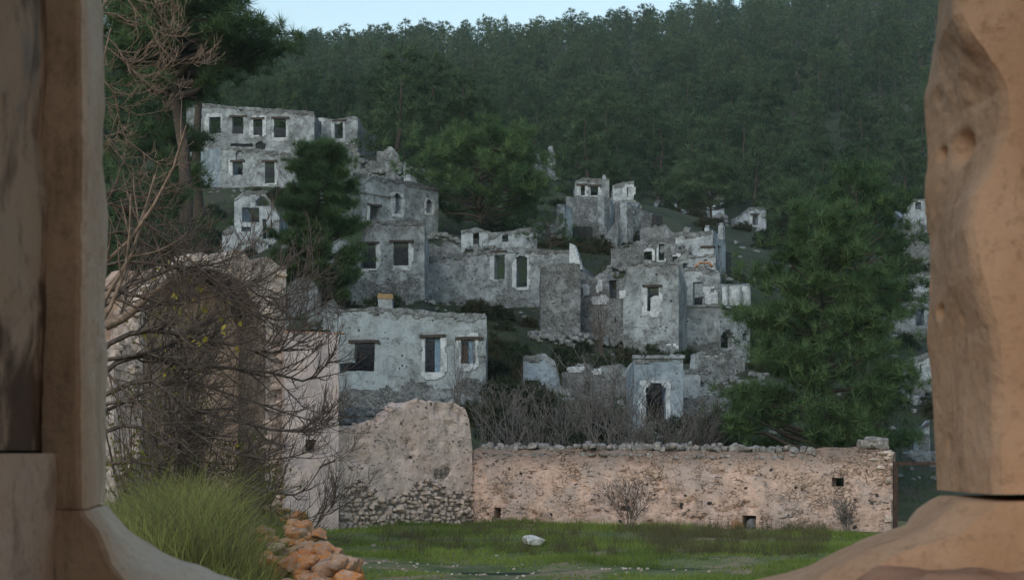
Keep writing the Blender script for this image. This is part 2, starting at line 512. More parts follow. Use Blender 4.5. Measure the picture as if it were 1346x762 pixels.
def rock_mesh(name, seed, seg=3, sq=4.0, rough=.16):
    g = np.linspace(-1, 1, seg + 1)
    idx = {}; V = []; Fc = []
    def vid(p):
        k = tuple(np.round(p, 5))
        if k not in idx:
            idx[k] = len(V); V.append(p)
        return idx[k]
    for ax in range(3):
        for s in (-1, 1):
            for i in range(seg):
                for j in range(seg):
                    q = []
                    for a, b in ((i, j), (i + 1, j), (i + 1, j + 1), (i, j + 1)):
                        p = np.zeros(3); p[ax] = s; p[(ax + 1) % 3] = g[a]; p[(ax + 2) % 3] = g[b]
                        q.append(vid(p))
                    Fc.append(q if s > 0 else q[::-1])
    V = np.array(V)
    r = (np.abs(V) ** sq).sum(1) ** (1 / sq)
    V = V / r[:, None]
    V = V * (1 + rough * 1.6 * fbm(V + seed * 7.7, 1.1, seed)[:, None] + rough * .5 * vn(V + seed, 3.0, seed + 5)[:, None])
    gq = np.random.default_rng(seed * 3 + 1)
    for _ in range(8):
        pn = unit(gq.normal(size=3)); dd = gq.uniform(.62, .95)
        e = V @ pn - dd
        V = V - np.maximum(e, 0)[:, None] * pn * .9
    V = V + .03 * np.stack([vn(V + seed + q * 3.1, 5.0, q) for q in range(3)], 1)
    return raw_mesh(name, V * .5, np.array(Fc), 4, angle=32)
ROCK = [rock_mesh('rock_shape', s, 2, 3.6, .2) for s in range(8)]
BOULDER = [rock_mesh('boulder_shape', s + 30, 6, 3.2, .24) for s in range(6)]
_variants = {}
def stone(name, shape, mat, parent, loc, size, rot=(0, 0, 0)):
    key = (shape.name, mat.name)
    me = _variants.get(key)
    if me is None:
        me = shape.copy(); me.materials.append(mat); _variants[key] = me
    o = bpy.data.objects.new(name, me)
    o.location = loc; o.scale = size; o.rotation_euler = rot
    C.objects.link(o)
    if parent is not None: o.parent = parent
    return o

# ------------------------------------------------------------------ house plan (photograph pixels + real distance of each wall)
GH = 'ruined houses of the hillside village'
HOUSES = [
 dict(label='wide grey ruined house just behind the pale court wall, three openings, orange-topped chimney stub', mat='house1', x=(424, 639), Y=(54, 54), top=[(424, 411), (445, 408), (500, 406), (560, 410), (639, 413)], base=532, D=4.5,
      op=[(466, 450, 492, 487, 'l'), (447, 477, 468, 488, ''), (559, 443, 579, 489, 'slk'), (606, 446, 625, 478, 'slj')], chim=[(497, 515, 385, 409, 'brickcap')]),
 dict(label='tall two-window ruin with white window jambs, right of the bushy pine', mat='grey', x=(455, 558), Y=(75, 75), top=[(455, 349), (466, 342), (470, 330), (484, 291), (558, 290)], base=394, D=4.5,
      op=[(474, 320, 494, 353, 'slw'), (517, 318, 537, 349, 'slw')]),
 dict(label='long ruined house with a white arched window and stub chimney, above the two-window ruin', mat='grey', x=(463, 576), Y=(86, 91), top=[(463, 228), (520, 237), (576, 246)], base=302, D=5,
      op=[(486, 270, 498, 293, 'slw'), (516, 253, 528, 282, 'sa'), (560, 262, 568, 281, 'sa')], chim=[(541, 549, 231, 243, '')], ledge=[(463, 517, 250)]),
 dict(label='topmost ruin on the left, long facade with a row of square windows below the forest', mat='grey', x=(245, 413), Y=(121, 121), top=[(245, 134), (300, 140), (355, 143), (413, 148)], base=206, D=6,
      op=[(275, 154, 290, 175, 's'), (305, 154, 320, 176, 'sl'), (333, 157, 345, 178, 'sl'), (360, 156, 376, 181, 'sl'), (303, 189, 332, 193, ''), (336, 186, 349, 196, 'a')]),
 dict(label='blue-grey ruin with two white-framed windows directly below the topmost long facade', mat='grey', x=(290, 392), Y=(114, 114), top=[(290, 193), (330, 196), (392, 203)], base=250, D=5,
      op=[(306, 213, 319, 230, 'sl'), (310, 198, 320, 211, 'a'), (348, 213, 361, 241, 'slw')], panels=[dict(x=(252, 290), Y=(119, 114.05), top=[(252, 202), (290, 193)], base=252, mat='grey_blue')]),
 dict(label='small ruin with one framed window at the right end of the topmost row', mat='grey', x=(414, 470), Y=(125, 124), top=[(414, 156), (440, 158), (464, 153), (470, 155)], base=206, D=4.5,
      op=[(415, 160, 422, 177, 's'), (440, 160, 451, 182, 'slw')]),
 dict(label='broken white vaulted room with a reddish hole, left of the bushy pine', mat='grey_pale', x=(308, 367), Y=(98, 98), top=[(308, 262), (320, 252), (346, 251), (367, 284)], base=328, D=4,
      op=[(336, 258, 357, 271, 'a'), (318, 273, 341, 292, ''), (345, 288, 350, 314, ''), (356, 289, 361, 314, ''), (310, 298, 330, 304, '')]),
 dict(label='wide ruin with a pair of tall white-edged arched windows, behind the spreading pine', mat='grey', x=(558, 762), Y=(79, 77), top=[(558, 338), (600, 334), (636, 330), (700, 327), (756, 330), (762, 346)], base=414, D=5,
      op=[(650, 332, 663, 367, 'sal'), (679, 336, 693, 377, 'sa')], stub=[(749, 765, 320, 354)]),
 dict(label='plain windowless square block standing left of the ragged recess', mat='rubble', x=(711, 763), Y=(70, 70), top=[(711, 347), (740, 345), (763, 347)], base=442, D=4,
      op=[(713, 394, 722, 397, '')]),
 dict(label='ragged recessed ruin with white plaster scraps and a broken hole', mat='rubble', x=(762, 822), Y=(72, 71), top=[(762, 357), (790, 359), (822, 362)], base=446, D=4,
      op=[(801, 368, 818, 391, ''), (808, 418, 817, 424, '')], patch=[(765, 775, 371, 388), (784, 792, 368, 385), (776, 801, 388, 402)]),
 dict(label='tower-like ruin with one boarded pink-panelled window', mat='grey', x=(819, 892), Y=(68.6, 68), top=[(819, 375), (824, 345), (850, 342), (892, 346)], base=474, D=5,
      op=[(851, 377, 866, 409, 'slp')], patch=[(812, 823, 369, 392), (873, 892, 452, 466)]),
 dict(label='dark ruin wall with three small holes above the tower-like ruin', mat='rubble', x=(803, 907), Y=(80, 79), top=[(803, 323), (850, 315), (874, 318), (907, 327)], base=352, D=4,
      op=[(847, 331, 857, 343, 's'), (866, 321, 873, 342, 's'), (884, 337, 891, 351, 's')]),
 dict(label='pale blue-white ruin with three chimneys high on the right side of the village', mat='grey_pale', x=(888, 936), Y=(86, 85), top=[(888, 306), (912, 306), (936, 303)], base=375, D=4.5,
      op=[(926, 326, 935, 347, 'sl')], chim=[(895, 905, 303, 318, 'round'), (925, 931, 297, 306, ''), (943, 950, 294, 306, '')], panels=[dict(x=(936.2, 954), Y=(85, 88.5), top=[(936, 303), (946, 306), (954, 320)], base=372, mat='grey_pale', op=[(944, 322, 948, 345, '')])]),
 dict(label='stacked ruin with white half-columns above two cave-like arches', mat='grey', x=(886, 946), Y=(72, 71.4), top=[(886, 362), (900, 352), (925, 351), (946, 357)], base=474, D=4,
      op=[(911, 371, 923, 401, '')], patch=[(924, 944, 377, 401), (900, 910, 380, 402)], ledge=[(905, 946, 403)], arc=(912, 938, 343, 353),
      panels=[dict(x=(946.2, 986), Y=(71.4, 73), top=[(946, 373), (986, 372)], base=474, mat='grey_pale', op=[(947, 432, 967, 458, 'a'), (976, 434, 985, 448, 'a')])], cols=[(949, 955), (958, 971), (975, 984)]),
 dict(label='small square ruin with a white-edged round-arched doorway among bare bushes', mat='grey_blue', x=(833, 898), Y=(55, 55), top=[(833, 470), (860, 468), (898, 468)], base=563, D=3.5,
      op=[(849, 503, 875, 568, 'sa')], ledge=[(831, 900, 469)]),
 dict(label='low bluish wall with a rounded right end above the bare bushes', mat='grey_blue', x=(688, 736), Y=(58, 58), top=[(688, 468), (716, 467), (728, 475), (736, 498)], base=513, D=2.5,
      op=[(693, 499, 708, 520, '')]),
 dict(label='low crumbled wall half hidden behind the grey bare bushes', mat='rubble', x=(739, 832), Y=(60.5, 59.5), top=[(739, 482), (765, 477), (790, 480), (812, 475), (832, 476)], base=522, D=2.5,
      op=[(768, 500, 776, 524, '')], patch=[(745, 768, 482, 489), (778, 791, 482, 492)]),
 dict(label='pale stepped stair ramp to the right of the arched doorway', mat='grey_pale', x=(899, 976), Y=(59, 60), top=[(899, 486), (920, 485), (921, 492), (936, 500), (950, 525), (976, 530)], base=537, D=2.5, op=[(921, 493, 927, 508, '')]),
 dict(label='low white band of wall above the stair ramp', mat='grey_pale', x=(913, 979), Y=(62.6, 63.2), top=[(913, 464), (945, 461), (979, 461)], base=492, D=2, op=[]),
 dict(label='lone small ruin with a chimney up in the forest', mat='grey', x=(697, 730), Y=(170, 170), top=[(697, 203), (704, 198), (730, 199)], base=234, D=5,
      op=[(711, 206, 720, 217, 'slw')], chim=[(721, 727, 192, 200, '')]),
 dict(label='small far ruin with two white windows and a pointed chimney on the crest', mat='grey', x=(756, 801), Y=(122, 122), top=[(756, 238), (766, 234), (801, 236)], base=263, D=4,
      op=[(761, 244, 769, 257, 'slw'), (776, 245, 786, 257, 'slw')], chim=[(792, 797, 230, 238, '')]),
 dict(label='small far whitewashed ruin with one narrow window beside the crest', mat='grey_pale', x=(806, 833), Y=(120, 120), top=[(806, 243), (820, 240), (833, 240)], base=268, D=3.5,
      op=[(824, 246, 831, 258, 's')]),
 dict(label='tall blank grey ruin on the crest with a receding right side', mat='rubble', x=(744, 794), Y=(108, 105), top=[(744, 258), (794, 256)], base=346, D=4,
      op=[], panels=[dict(x=(794.2, 810), Y=(105, 110), top=[(794, 256), (810, 267)], base=335, mat='grey', op=[(796, 261, 801, 278, 's')])]),
 dict(label='narrow corner ruin with one tall slit window, right end of the crest', mat='rubble', x=(808, 824), Y=(102, 101), top=[(808, 266), (824, 265)], base=322, D=3.5,
      op=[], panels=[dict(x=(824.2, 841), Y=(101, 104), top=[(824, 265), (841, 267)], base=322, mat='grey', op=[(831, 280, 837, 297, 's')])]),
 dict(label='white plastered ruin fragment with a curved face behind the sapling pine', mat='grey_pale', x=(700, 741), Y=(97, 95), top=[(700, 290), (720, 278), (741, 281)], base=328, D=3,
      op=[], panels=[dict(x=(741.2, 753), Y=(95, 97.5), top=[(741, 268), (753, 271)], base=325, mat='grey_pale')]),
 dict(label='low far ruin with a bluish wall and a broken white end', mat='grey_blue', x=(861, 888), Y=(150, 150), top=[(861, 264), (888, 263)], base=286, D=4,
      op=[], panels=[dict(x=(888.2, 906), Y=(150, 151), top=[(888, 254), (893, 252), (900, 267), (906, 275)], base=286, mat='grey_pale', op=[(890, 268, 896, 290, '')])]),
 dict(label='slanted far ruin with one dark white-framed window, beside the large right pine', mat='grey_pale', x=(968, 1007), Y=(150, 150), top=[(968, 286), (984, 273), (1007, 272)], base=320, D=4, op=[(989, 283, 996, 296, 'sl')]),
 dict(label='tiny white wall scrap among forest pines', mat='grey_pale', x=(934, 952), Y=(152, 152), top=[(934, 263), (944, 253), (952, 256)], base=287, D=3, op=[(939, 262, 946, 276, '')]),
 dict(label='small far ruin with one window half hidden by the right window jamb', mat='grey_pale', x=(1188, 1218), Y=(150, 150), top=[(1188, 288), (1200, 262), (1218, 262)], base=306, D=4, op=[(1203, 266, 1211, 276, 's')]),
 dict(label='long low white ruin beside the right window jamb, upper', mat='grey_pale', x=(1172, 1226), Y=(95, 95), top=[(1172, 364), (1195, 360), (1226, 358)], base=388, D=3, op=[(1188, 368, 1193, 380, '')]),
 dict(label='grey terrace ruin with a dark doorway beside the right window jamb', mat='grey', x=(1176, 1230), Y=(85, 85), top=[(1176, 402), (1200, 396), (1230, 392)], base=437, D=3, op=[(1203, 407, 1215, 428, '')]),
 dict(label='tall white wall piece beside the right window jamb, lower', mat='grey_pale', x=(1196, 1232), Y=(65, 65), top=[(1196, 472), (1215, 465), (1232, 460)], base=526, D=3, op=[(1206, 478, 1211, 490, '')]),
 dict(label='narrow white wall stub low beside the right window jamb', mat='grey_pale', x=(1206, 1222), Y=(52, 52), top=[(1206, 562), (1222, 553)], base=598, D=2, op=[]),
 dict(label='crumbled rubble wall with a jagged top on the slope above the chimney stub house', mat='rubble', x=(495, 529), Y=(106, 106), top=[(495, 197), (515, 192), (522, 200), (529, 210)], base=226, D=3, op=[]),
 dict(label='pale broken wall seen under the spreading pine', mat='grey_pale', x=(606, 706), Y=(85, 85), top=[(606, 304), (625, 299), (648, 308), (680, 302), (706, 298)], base=332, D=3, op=[(622, 306, 630, 335, ''), (660, 309, 668, 318, '')]),
 dict(label='slender whitewashed wall stub beside the bushy pine', mat='grey_pale', x=(370, 384), Y=(72, 72), top=[(370, 314), (384, 312)], base=388, D=1.2, op=[]),
 dict(label='rounded rubble stump left of the pine foot', mat='rubble', x=(378, 421), Y=(62, 62), top=[(378, 374), (392, 365), (410, 366), (418, 379), (421, 394)], base=414, D=2, op=[]),
 dict(label='small gable-shaped rubble stump at the pine foot', mat='rubble', x=(424, 451), Y=(61, 61), top=[(424, 404), (437, 391), (451, 406)], base=413, D=1.2, op=[]),
 dict(label='whitewashed wall scrap with one gap, just right of the bushy pine top', mat='grey_pale', x=(430, 463), Y=(92, 92), top=[(430, 254), (445, 248), (463, 259)], base=314, D=3, op=[(446, 268, 455, 291, '')]),
 dict(label='broken pale wall end between the bushy pine and the two-window ruin', mat='grey_pale', x=(434, 468), Y=(80, 80), top=[(434, 322), (448, 310), (468, 330)], base=396, D=2, op=[(446, 336, 454, 356, '')]),
 dict(label='rubble terrace wall at the foot of the tall blank crest ruin', mat='rubble', x=(745, 812), Y=(101, 100), top=[(745, 302), (770, 287), (790, 296), (812, 292)], base=354, D=2, op=[]),
 dict(label='low field wall behind the three-hole ruin wall', mat='rubble', x=(842, 890), Y=(95, 95), top=[(842, 300), (862, 294), (890, 298)], base=332, D=2, op=[]),
 dict(label='crumbled low wall below the right end of the topmost row', mat='rubble', x=(452, 500), Y=(110, 108), top=[(452, 199), (470, 206), (500, 213)], base=234, D=2, op=[(474, 214, 480, 222, '')]),
 dict(label='pale tumbled wall above the stub chimney house, right end', mat='grey_pale', x=(531, 574), Y=(103, 103), top=[(531, 214), (545, 223), (560, 222), (574, 234)], base=250, D=2, op=[]),
 dict(label='broken whitish wall with pilaster stubs below the vaulted room', mat='grey_pale', x=(292, 352), Y=(90, 90), top=[(292, 306), (306, 297), (318, 318), (336, 312), (352, 318)], base=352, D=2, op=[(312, 320, 318, 342, ''), (334, 318, 339, 345, '')]),
 dict(label='dim rubble wall beside the right window jamb, above the long low white ruin', mat='rubble', x=(1182, 1228), Y=(120, 120), top=[(1182, 316), (1205, 310), (1228, 314)], base=346, D=2, op=[]),
 dict(label='square rubble buttress left of the two-window ruin foot', mat='rubble', x=(452, 480), Y=(72, 72), top=[(452, 362), (462, 352), (480, 372)], base=404, D=1.5, op=[]),
 dict(label='shadowed blank wall under the spreading pine, left of the arched pair', mat='rubble', x=(560, 606), Y=(82, 82), top=[(560, 322), (584, 316), (606, 324)], base=352, D=2, op=[]),
 dict(label='middle shell with one framed window squeezed below the pale three-chimney ruin', mat='grey', x=(886, 941), Y=(76.5, 76), top=[(886, 342), (898, 334), (916, 338), (941, 333)], base=376, D=2.7, op=[(896, 346, 904, 361, ''), (926, 341, 934, 356, 's')]),
 dict(label='low rubble foundation wall under the wide grey house', mat='rubble', x=(440, 548), Y=(48, 48), top=[(440, 514), (500, 513), (530, 518), (548, 526)], base=566, D=2, op=[]),
]

def plan(w):
    Y0, Y1 = w['Y']; xa, xb = w['x']
    X0, X1 = (xa - CX) / F * Y0, (xb - CX) / F * Y1
    L = math.hypot(X1 - X0, Y1 - Y0)
    w['A'] = (X0, Y0); w['B'] = (X1, Y1); w['L'] = L
    w['th'] = math.atan2(Y1 - Y0, X1 - X0)
    def uz(px, py):
        k = (px - CX) / F
        t = (k * Y0 - X0) / ((X1 - X0) - k * (Y1 - Y0))
        Y = Y0 + t * (Y1 - Y0)
        return t * L, ZC + (HY - py) / F * Y
    w['uz'] = uz
    w['zb'] = uz((xa + xb) / 2, w['base'])[1]
    return w
FOOT = []
ctrl = []
for h in HOUSES:
    plan(h)
    th = h['th']; nx, ny = -math.sin(th), math.cos(th); dx, dy = math.cos(th), math.sin(th)
    (ax, ay), (bx, by) = h['A'], h['B']
    ctrl += [(ax, ay - .3, h['zb']), (bx, by - .3, h['zb']), (ax + nx * h['D'], ay + ny * h['D'], h['zb'] + .22 * h['D']), (bx + nx * h['D'], by + ny * h['D'], h['zb'] + .22 * h['D'])]
    if h['L'] > 5:
        ctrl.append(((ax + bx) / 2, (ay + by) / 2 - .3, h['zb']))
    FOOT.append((min(ax, bx) - .3, max(ax, bx) + .3, min(ay, by) - .8, max(ay, by) + h['D'] + .5))

# ------------------------------------------------------------------ terrain
for px, Y, z in [(620, 45, .8), (760, 45, .8), (900, 45, .9), (1060, 45, .8), (1200, 44, .6), (1350, 45, .5), (1500, 60, 2), (1700, 80, 4),
                 (300, 44, 2.2), (150, 44, 2.8), (0, 44, 3), (-200, 44, 4), (-200, 80, 12), (100, 80, 12), (100, 110, 22), (-300, 120, 28), (1500, 120, 12)]:
    ctrl.append(((px - CX) / F * Y, Y, z))
for px, py in [(-300, 60), (0, 96), (140, 98), (400, 95), (620, 98), (800, 83), (950, 62), (1100, 30), (1300, -30), (1700, -90)]:
    ctrl.append(tuple(P(px, py, 480)))
    X, Y, z = P(px, py, 480); ctrl.append((X * 1.25, 620, z - 12)); ctrl.append((X * 1.6, 950, z - 70))
for px, py in [(-200, 125), (150, 138), (400, 140), (620, 146), (800, 144), (950, 134), (1100, 115), (1300, 80)]:
    ctrl.append(tuple(P(px, py, 260)))
for X in (-60, -25, -10, 0, 10, 25, 60):
    for Y in (-60, -20, 5, 20, 32, 40):
        ctrl.append((X, Y, 0 if X > -12 else .8 * min(1, (-X - 12) / 20 + .3)))
CT = np.array(ctrl, float)
def rbf_fit():
    d = np.sqrt(((CT[:, None, :2] - CT[None, :, :2]) ** 2).sum(-1))
    n = len(CT)
    A = np.zeros((n + 1, n + 1)); A[:n, :n] = -d - 0.4 * np.eye(n) * -1 * 0 ; A[:n, n] = 1; A[n, :n] = 1
    A[:n, :n] -= np.eye(n) * .15
    b = np.zeros(n + 1); b[:n] = CT[:, 2]
    return np.linalg.solve(A, b)
RW = rbf_fit()
def zt(x, y):
    x = np.atleast_1d(np.asarray(x, float)); y = np.atleast_1d(np.asarray(y, float))
    out = np.zeros(len(x))
    for s in range(0, len(x), 4000):
        d = np.sqrt((x[s:s + 4000, None] - CT[:, 0]) ** 2 + (y[s:s + 4000, None] - CT[:, 1]) ** 2)
        out[s:s + 4000] = RW[-1] - d @ RW[:-1]
    # the court in front is level; a bank of earth lies along its left side
    def ss(v, a, b):
        t = np.clip((v - a) / (b - a), 0, 1); return t * t * (3 - 2 * t)
    court = (1 - ss(y, 40.5, 46))
    bank = .42 * ss(-x, 2.6 + (y - 18) * .13, 4.4 + (y - 18) * .13) * ss(y, 8, 14)
    flat = bank + .03 * np.sin(x * 1.7 + y) + .025 * np.sin(y * 2.3 - x * .8)
    return out * (1 - court) + flat * court
def zt1(x, y): return float(zt([x], [y])[0])

def terrain():
    xs = np.concatenate([np.linspace(-900, -160, 26)[:-1], np.linspace(-160, -45, 40)[:-1], np.linspace(-45, 45, 150)[:-1], np.linspace(45, 200, 52)[:-1], np.linspace(200, 900, 26)])
    ys = np.concatenate([np.linspace(-300, -20, 12)[:-1], np.linspace(-20, 45, 70)[:-1], np.linspace(45, 135, 130)[:-1], np.linspace(135, 520, 100)[:-1], np.linspace(520, 1400, 20)])
    X, Y = np.meshgrid(xs, ys, indexing='ij')
    Z = zt(X.ravel(), Y.ravel())
    S = np.stack([X.ravel(), Y.ravel(), 0 * Z], 1)
    Z = Z + np.clip((Y.ravel() - 46) / 20, 0, 1) * fbm(S, .22, 3) * .35
    V = np.stack([X.ravel(), Y.ravel(), Z], 1)
    nx, ny = len(xs), len(ys)
    i = np.arange(nx * ny).reshape(nx, ny)
    Fc = np.stack([i[:-1, :-1].ravel(), i[1:, :-1].ravel(), i[1:, 1:].ravel(), i[:-1, 1:].ravel()], 1)
    tag(link('hillside', raw_mesh('hillside', V, Fc, 4, angle=0), M['ground']), kind='structure')
terrain()

# ------------------------------------------------------------------ the church window the view is seen through
def facets(p, cell, seed, slope=.35):
    g = np.random.default_rng(seed)
    lo, hi = p.min(0) - cell, p.max(0) + cell
    n = int(np.prod(np.maximum((hi - lo) / cell, 1.0)) * .5) + 4
    n = min(n, 900)
    q = lo + (hi - lo) * g.uniform(0, 1, (n, 3)); off = g.uniform(.6, 1.4, n)
    out = np.zeros(len(p))
    for k in range(0, len(p), 3000):
        d = np.sqrt(((p[k:k + 3000, None, :] - q) ** 2).sum(-1)) * off   # shallow scars meeting in crisp ridges
        out[k:k + 3000] = .7 - d.min(1) / cell
    return out
def sweep(name, rows, mat, parent, loop_pts, disp=.006, seed=1, nscale=9, holes=(), inner=0, fac=.006):
    """rows: z values; loop_pts(z) -> closed polygon [(x, y), ...] resampled; a capped column of rough stone."""
    V = []
    for z in rows:
        pts = np.array(loop_pts(z))
        V.append(np.column_stack([pts, np.full(len(pts), z)]))
    n = len(V[0]); V = np.concatenate(V)
    S = V.copy()
    chip = np.clip(fbm(S, nscale * 1.6, seed + 90, 4) - .22, 0, 1) * disp * 3.2   # flakes broken off the edges
    cx_ = np.mean(S[:, 0])
    fw = S + .03 * np.stack([vn(S, 12, seed + 7), vn(S, 12, seed + 8), vn(S, 12, seed + 9)], 1)
    fc = facets(fw, .2, seed + 200) * fac + facets(fw, .06, seed + 201) * .0035
    V[:, 0] += fc * np.sign(cx_) + fbm(S, 40, seed + 3, 3) * .0012
    V[:, 1] += fc * .6
    V[:, 0] += fbm(S, nscale, seed, 5) * disp * .4 + np.sign(cx_) * chip * .7; V[:, 1] += fbm(S, nscale, seed + 40, 5) * disp * .6
    V[:, 2] += fbm(S, nscale * .7, seed + 60, 3) * disp * .5
    for (hx, hy, hz, r, dep, dirx) in holes:
        d2 = ((S[:, 1] - hy) ** 2 + (S[:, 2] - hz) ** 2 * 1.6) / (r * r) + ((S[:, 0] - hx) / (3 * r)) ** 2
        V[:, 0] += dirx * dep * np.exp(-d2 ** 1.5)
    m = len(rows)
    i = np.arange(n * m).reshape(m, n)
    a = i[:-1]; b = np.roll(i, -1, 1)[:-1]; c = np.roll(i, -1, 1)[1:]; d = i[1:]
    Fc = np.stack([a.ravel(), b.ravel(), c.ravel(), d.ravel()], 1)
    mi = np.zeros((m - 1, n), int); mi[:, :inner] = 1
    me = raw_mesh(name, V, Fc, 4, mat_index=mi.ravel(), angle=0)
    import bmesh
    bm = bmesh.new(); bm.from_mesh(me)
    bmesh.ops.holes_fill(bm, edges=[e for e in bm.edges if e.is_boundary])
    bmesh.ops.recalc_face_normals(bm, faces=bm.faces)
    bm.to_mesh(me); bm.free()
    me.polygons.foreach_set('use_smooth', np.full(len(me.polygons), True)); me.set_sharp_from_angle(angle=R(55))
    return link(name, me, mat, parent)

def resample(poly, steps):
    out = []
    for k in range(len(poly)):
        a, b = np.array(poly[k]), np.array(poly[(k + 1) % len(poly)])
        for t in np.linspace(0, 1, steps[k], endpoint=False):
            out.append(a + (b - a) * t)
    return out
YO, YB = 1.80, 1.58
def xof(px, Y): return (px - CX) / F * Y
def pyz(py, Y=1.7): return ZC + (HY - py) / F * Y
def curve(tab):
    a = np.array(tab, float)
    return lambda z, Y=1.7: float(np.interp(HY - (z - ZC) / Y * F, a[:, 0], a[:, 1]))
LA = curve([(-900, 139), (0, 139), (60, 142), (100, 143), (150, 141), (200, 141), (240, 145), (300, 147), (345, 145), (370, 142), (400, 142), (440, 145), (500, 146), (560, 144), (620, 143), (662, 140)])
LB = curve([(-900, 100), (0, 104), (100, 107), (230, 109), (300, 108), (400, 106), (560, 103), (662, 106)])
LFA = curve([(662, 139), (668, 146), (682, 158), (700, 174), (715, 195), (730, 216), (742, 242), (748, 262), (754, 276), (762, 288), (776, 330), (800, 450)])
LFB = curve([(662, 106), (672, 111), (690, 126), (710, 134), (730, 140), (745, 152), (762, 166), (800, 220)])
church = thing('church', 'church wall with a weathered sandstone window opening around the view', 'church', (0, 1.7, 0))
def ploc(o):
    o.location = Vector(o.location) - Vector((0, 1.7, 0)); return o
zj = pyz(664)
def left_loop(z):
    a, b = LA(z), LB(z)
    xa, xb, xc = xof(a, YO), xof(b, YB), xof(58, YB + .005)
    return resample([(xc, YB), (xb - .004, YB - .002), (xb + .003, YB + .012), (xa, YO - .01), (xa - .008, YO + .006), (xc - .35, YO + .02), (xc - .35, YB + .08), (xc - .02, YB + .06)], [30, 2, 44, 2, 6, 2, 4, 4])
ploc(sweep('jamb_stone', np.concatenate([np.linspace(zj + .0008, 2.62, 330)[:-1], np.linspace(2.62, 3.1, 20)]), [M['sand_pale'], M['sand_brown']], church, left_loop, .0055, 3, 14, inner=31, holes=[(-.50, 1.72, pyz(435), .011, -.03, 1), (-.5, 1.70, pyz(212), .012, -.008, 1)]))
def left_foot(z):
    a, b = LFA(z), LFB(z)
    xa, xb, xc = xof(a, YO), xof(b, YB), xof(58 + max(0, (pyz(664) - z)) * 160, YB)
    return resample([(xc, YB), (xb - .004, YB - .004), (xb + .004, YB + .012), (xa, YO - .01), (xa - .008, YO + .008), (xc - .35, YO + .02), (xc - .35, YB + .08), (xc - .02, YB + .06)], [34, 2, 56, 2, 8, 2, 4, 4])
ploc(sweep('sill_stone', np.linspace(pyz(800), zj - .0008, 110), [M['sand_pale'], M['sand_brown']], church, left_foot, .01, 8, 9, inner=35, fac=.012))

RA = curve([(-900, 1236), (-50, 1232), (0, 1228), (25, 1225), (40, 1221), (80, 1214), (105, 1208), (130, 1209), (180, 1213), (260, 1212), (300, 1215), (400, 1218), (520, 1222), (600, 1224), (649, 1227)])
RB = curve([(-900, 1250), (0, 1256), (55, 1258), (80, 1270), (110, 1290), (150, 1318), (200, 1322), (240, 1306), (280, 1282), (320, 1276), (380, 1288), (440, 1308), (500, 1310), (600, 1308), (649, 1310)])
RFA = curve([(649, 1234), (654, 1227), (660, 1214), (672, 1196), (686, 1184), (694, 1178), (702, 1150), (712, 1125), (728, 1095), (740, 1074), (750, 1058), (760, 1030), (800, 880)])
RFB = curve([(649, 1290), (660, 1284), (674, 1262), (690, 1240), (700, 1215), (715, 1165), (735, 1120), (750, 1090), (800, 980)])
def right_loop(z):
    a, b = RA(z), RB(z)
    xa, xb = xof(a, YO), xof(b, YB); xc = xof(1420, YB)
    return resample([(xa, YO - .01), (xb - .003, YB + .012), (xb + .004, YB - .002), (xc, YB - .004), (xc + .3, YB + .06), (xc + .3, YO + .02), (xa + .008, YO + .006)], [56, 2, 40, 4, 2, 8, 2])
zr = pyz(650)
ploc(sweep('jamb_stone', np.concatenate([np.linspace(zr + .004, 2.62, 330)[:-1], np.linspace(2.62, 3.1, 20)]), M['sand_warm'], church, right_loop, .007, 21, 9, holes=[(.515, 1.69, pyz(196), .022, .03, 1), (.52, 1.745, pyz(192), .009, .02, 1), (.52, 1.74, pyz(405), .01, .018, 1)]))
def right_foot(z):
    a, b = RFA(z), RFB(z)
    xa, xb = xof(a, YO), xof(b, YB - .02); xc = xof(1440, YB)
    return resample([(xa, YO - .01), (xb - .01, YB + .03), (xb + .02, YB - .02), (xc, YB - .03), (xc + .3, YB + .06), (xc + .3, YO + .02), (xa + .012, YO + .008)], [60, 3, 44, 4, 2, 8, 2])
ploc(sweep('sill_stone', np.linspace(pyz(800), zr - .004, 120), M['sand_warm'], church, right_foot, .016, 31, 7, fac=.02))
# plastered reveals nearer the eye, sill mortar, wall body around the opening
def reveal(name, s, x0, x1, y0, y1, z0, z1, mat, seed, disp):
    ny, nz = 50, 120
    Yg, Zg = np.meshgrid(np.linspace(y0, y1, ny), np.linspace(z0, z1, nz), indexing='ij')
    Xg = x0 + (x1 - x0) * (Yg - y0) / (y1 - y0)
    V = np.stack([Xg.ravel(), Yg.ravel(), Zg.ravel()], 1)
    V[:, 0] += fbm(V, 7, seed, 4) * disp
    B = V.copy(); B[:, 0] = s * 1.2
    i = np.arange(ny * nz).reshape(ny, nz)
    fr = np.stack([i[:-1, :-1].ravel(), i[1:, :-1].ravel(), i[1:, 1:].ravel(), i[:-1, 1:].ravel()], 1)
    if s > 0: fr = fr[:, ::-1]
    n0 = ny * nz
    e = np.concatenate([i[0, :], i[1:, -1], i[-1, -2::-1], i[-2:0:-1, 0]])
    en = np.roll(e, -1)
    side = np.stack([e, en, en + n0, e + n0], 1)
    Fc = np.concatenate([fr, fr[:, ::-1] + n0, side])
    return ploc(link(name, raw_mesh(name, np.concatenate([V, B]), Fc, 4, angle=60), mat, church))
reveal('reveal_plaster', -1, -.482, xof(62, YB) - .004, .95, YB + .03, pyz(592), 3.1, M['reveal'], 5, .016)
reveal('reveal_plaster', -1, -.476, xof(62, YB) + .002, .95, YB + .03, 1.0, pyz(592) - .003, M['reveal_low'], 15, .012)
reveal('reveal_plaster', 1, .60, .60, .95, YB - .01, 1.0, 3.1, M['sand_warm'], 6, .012)
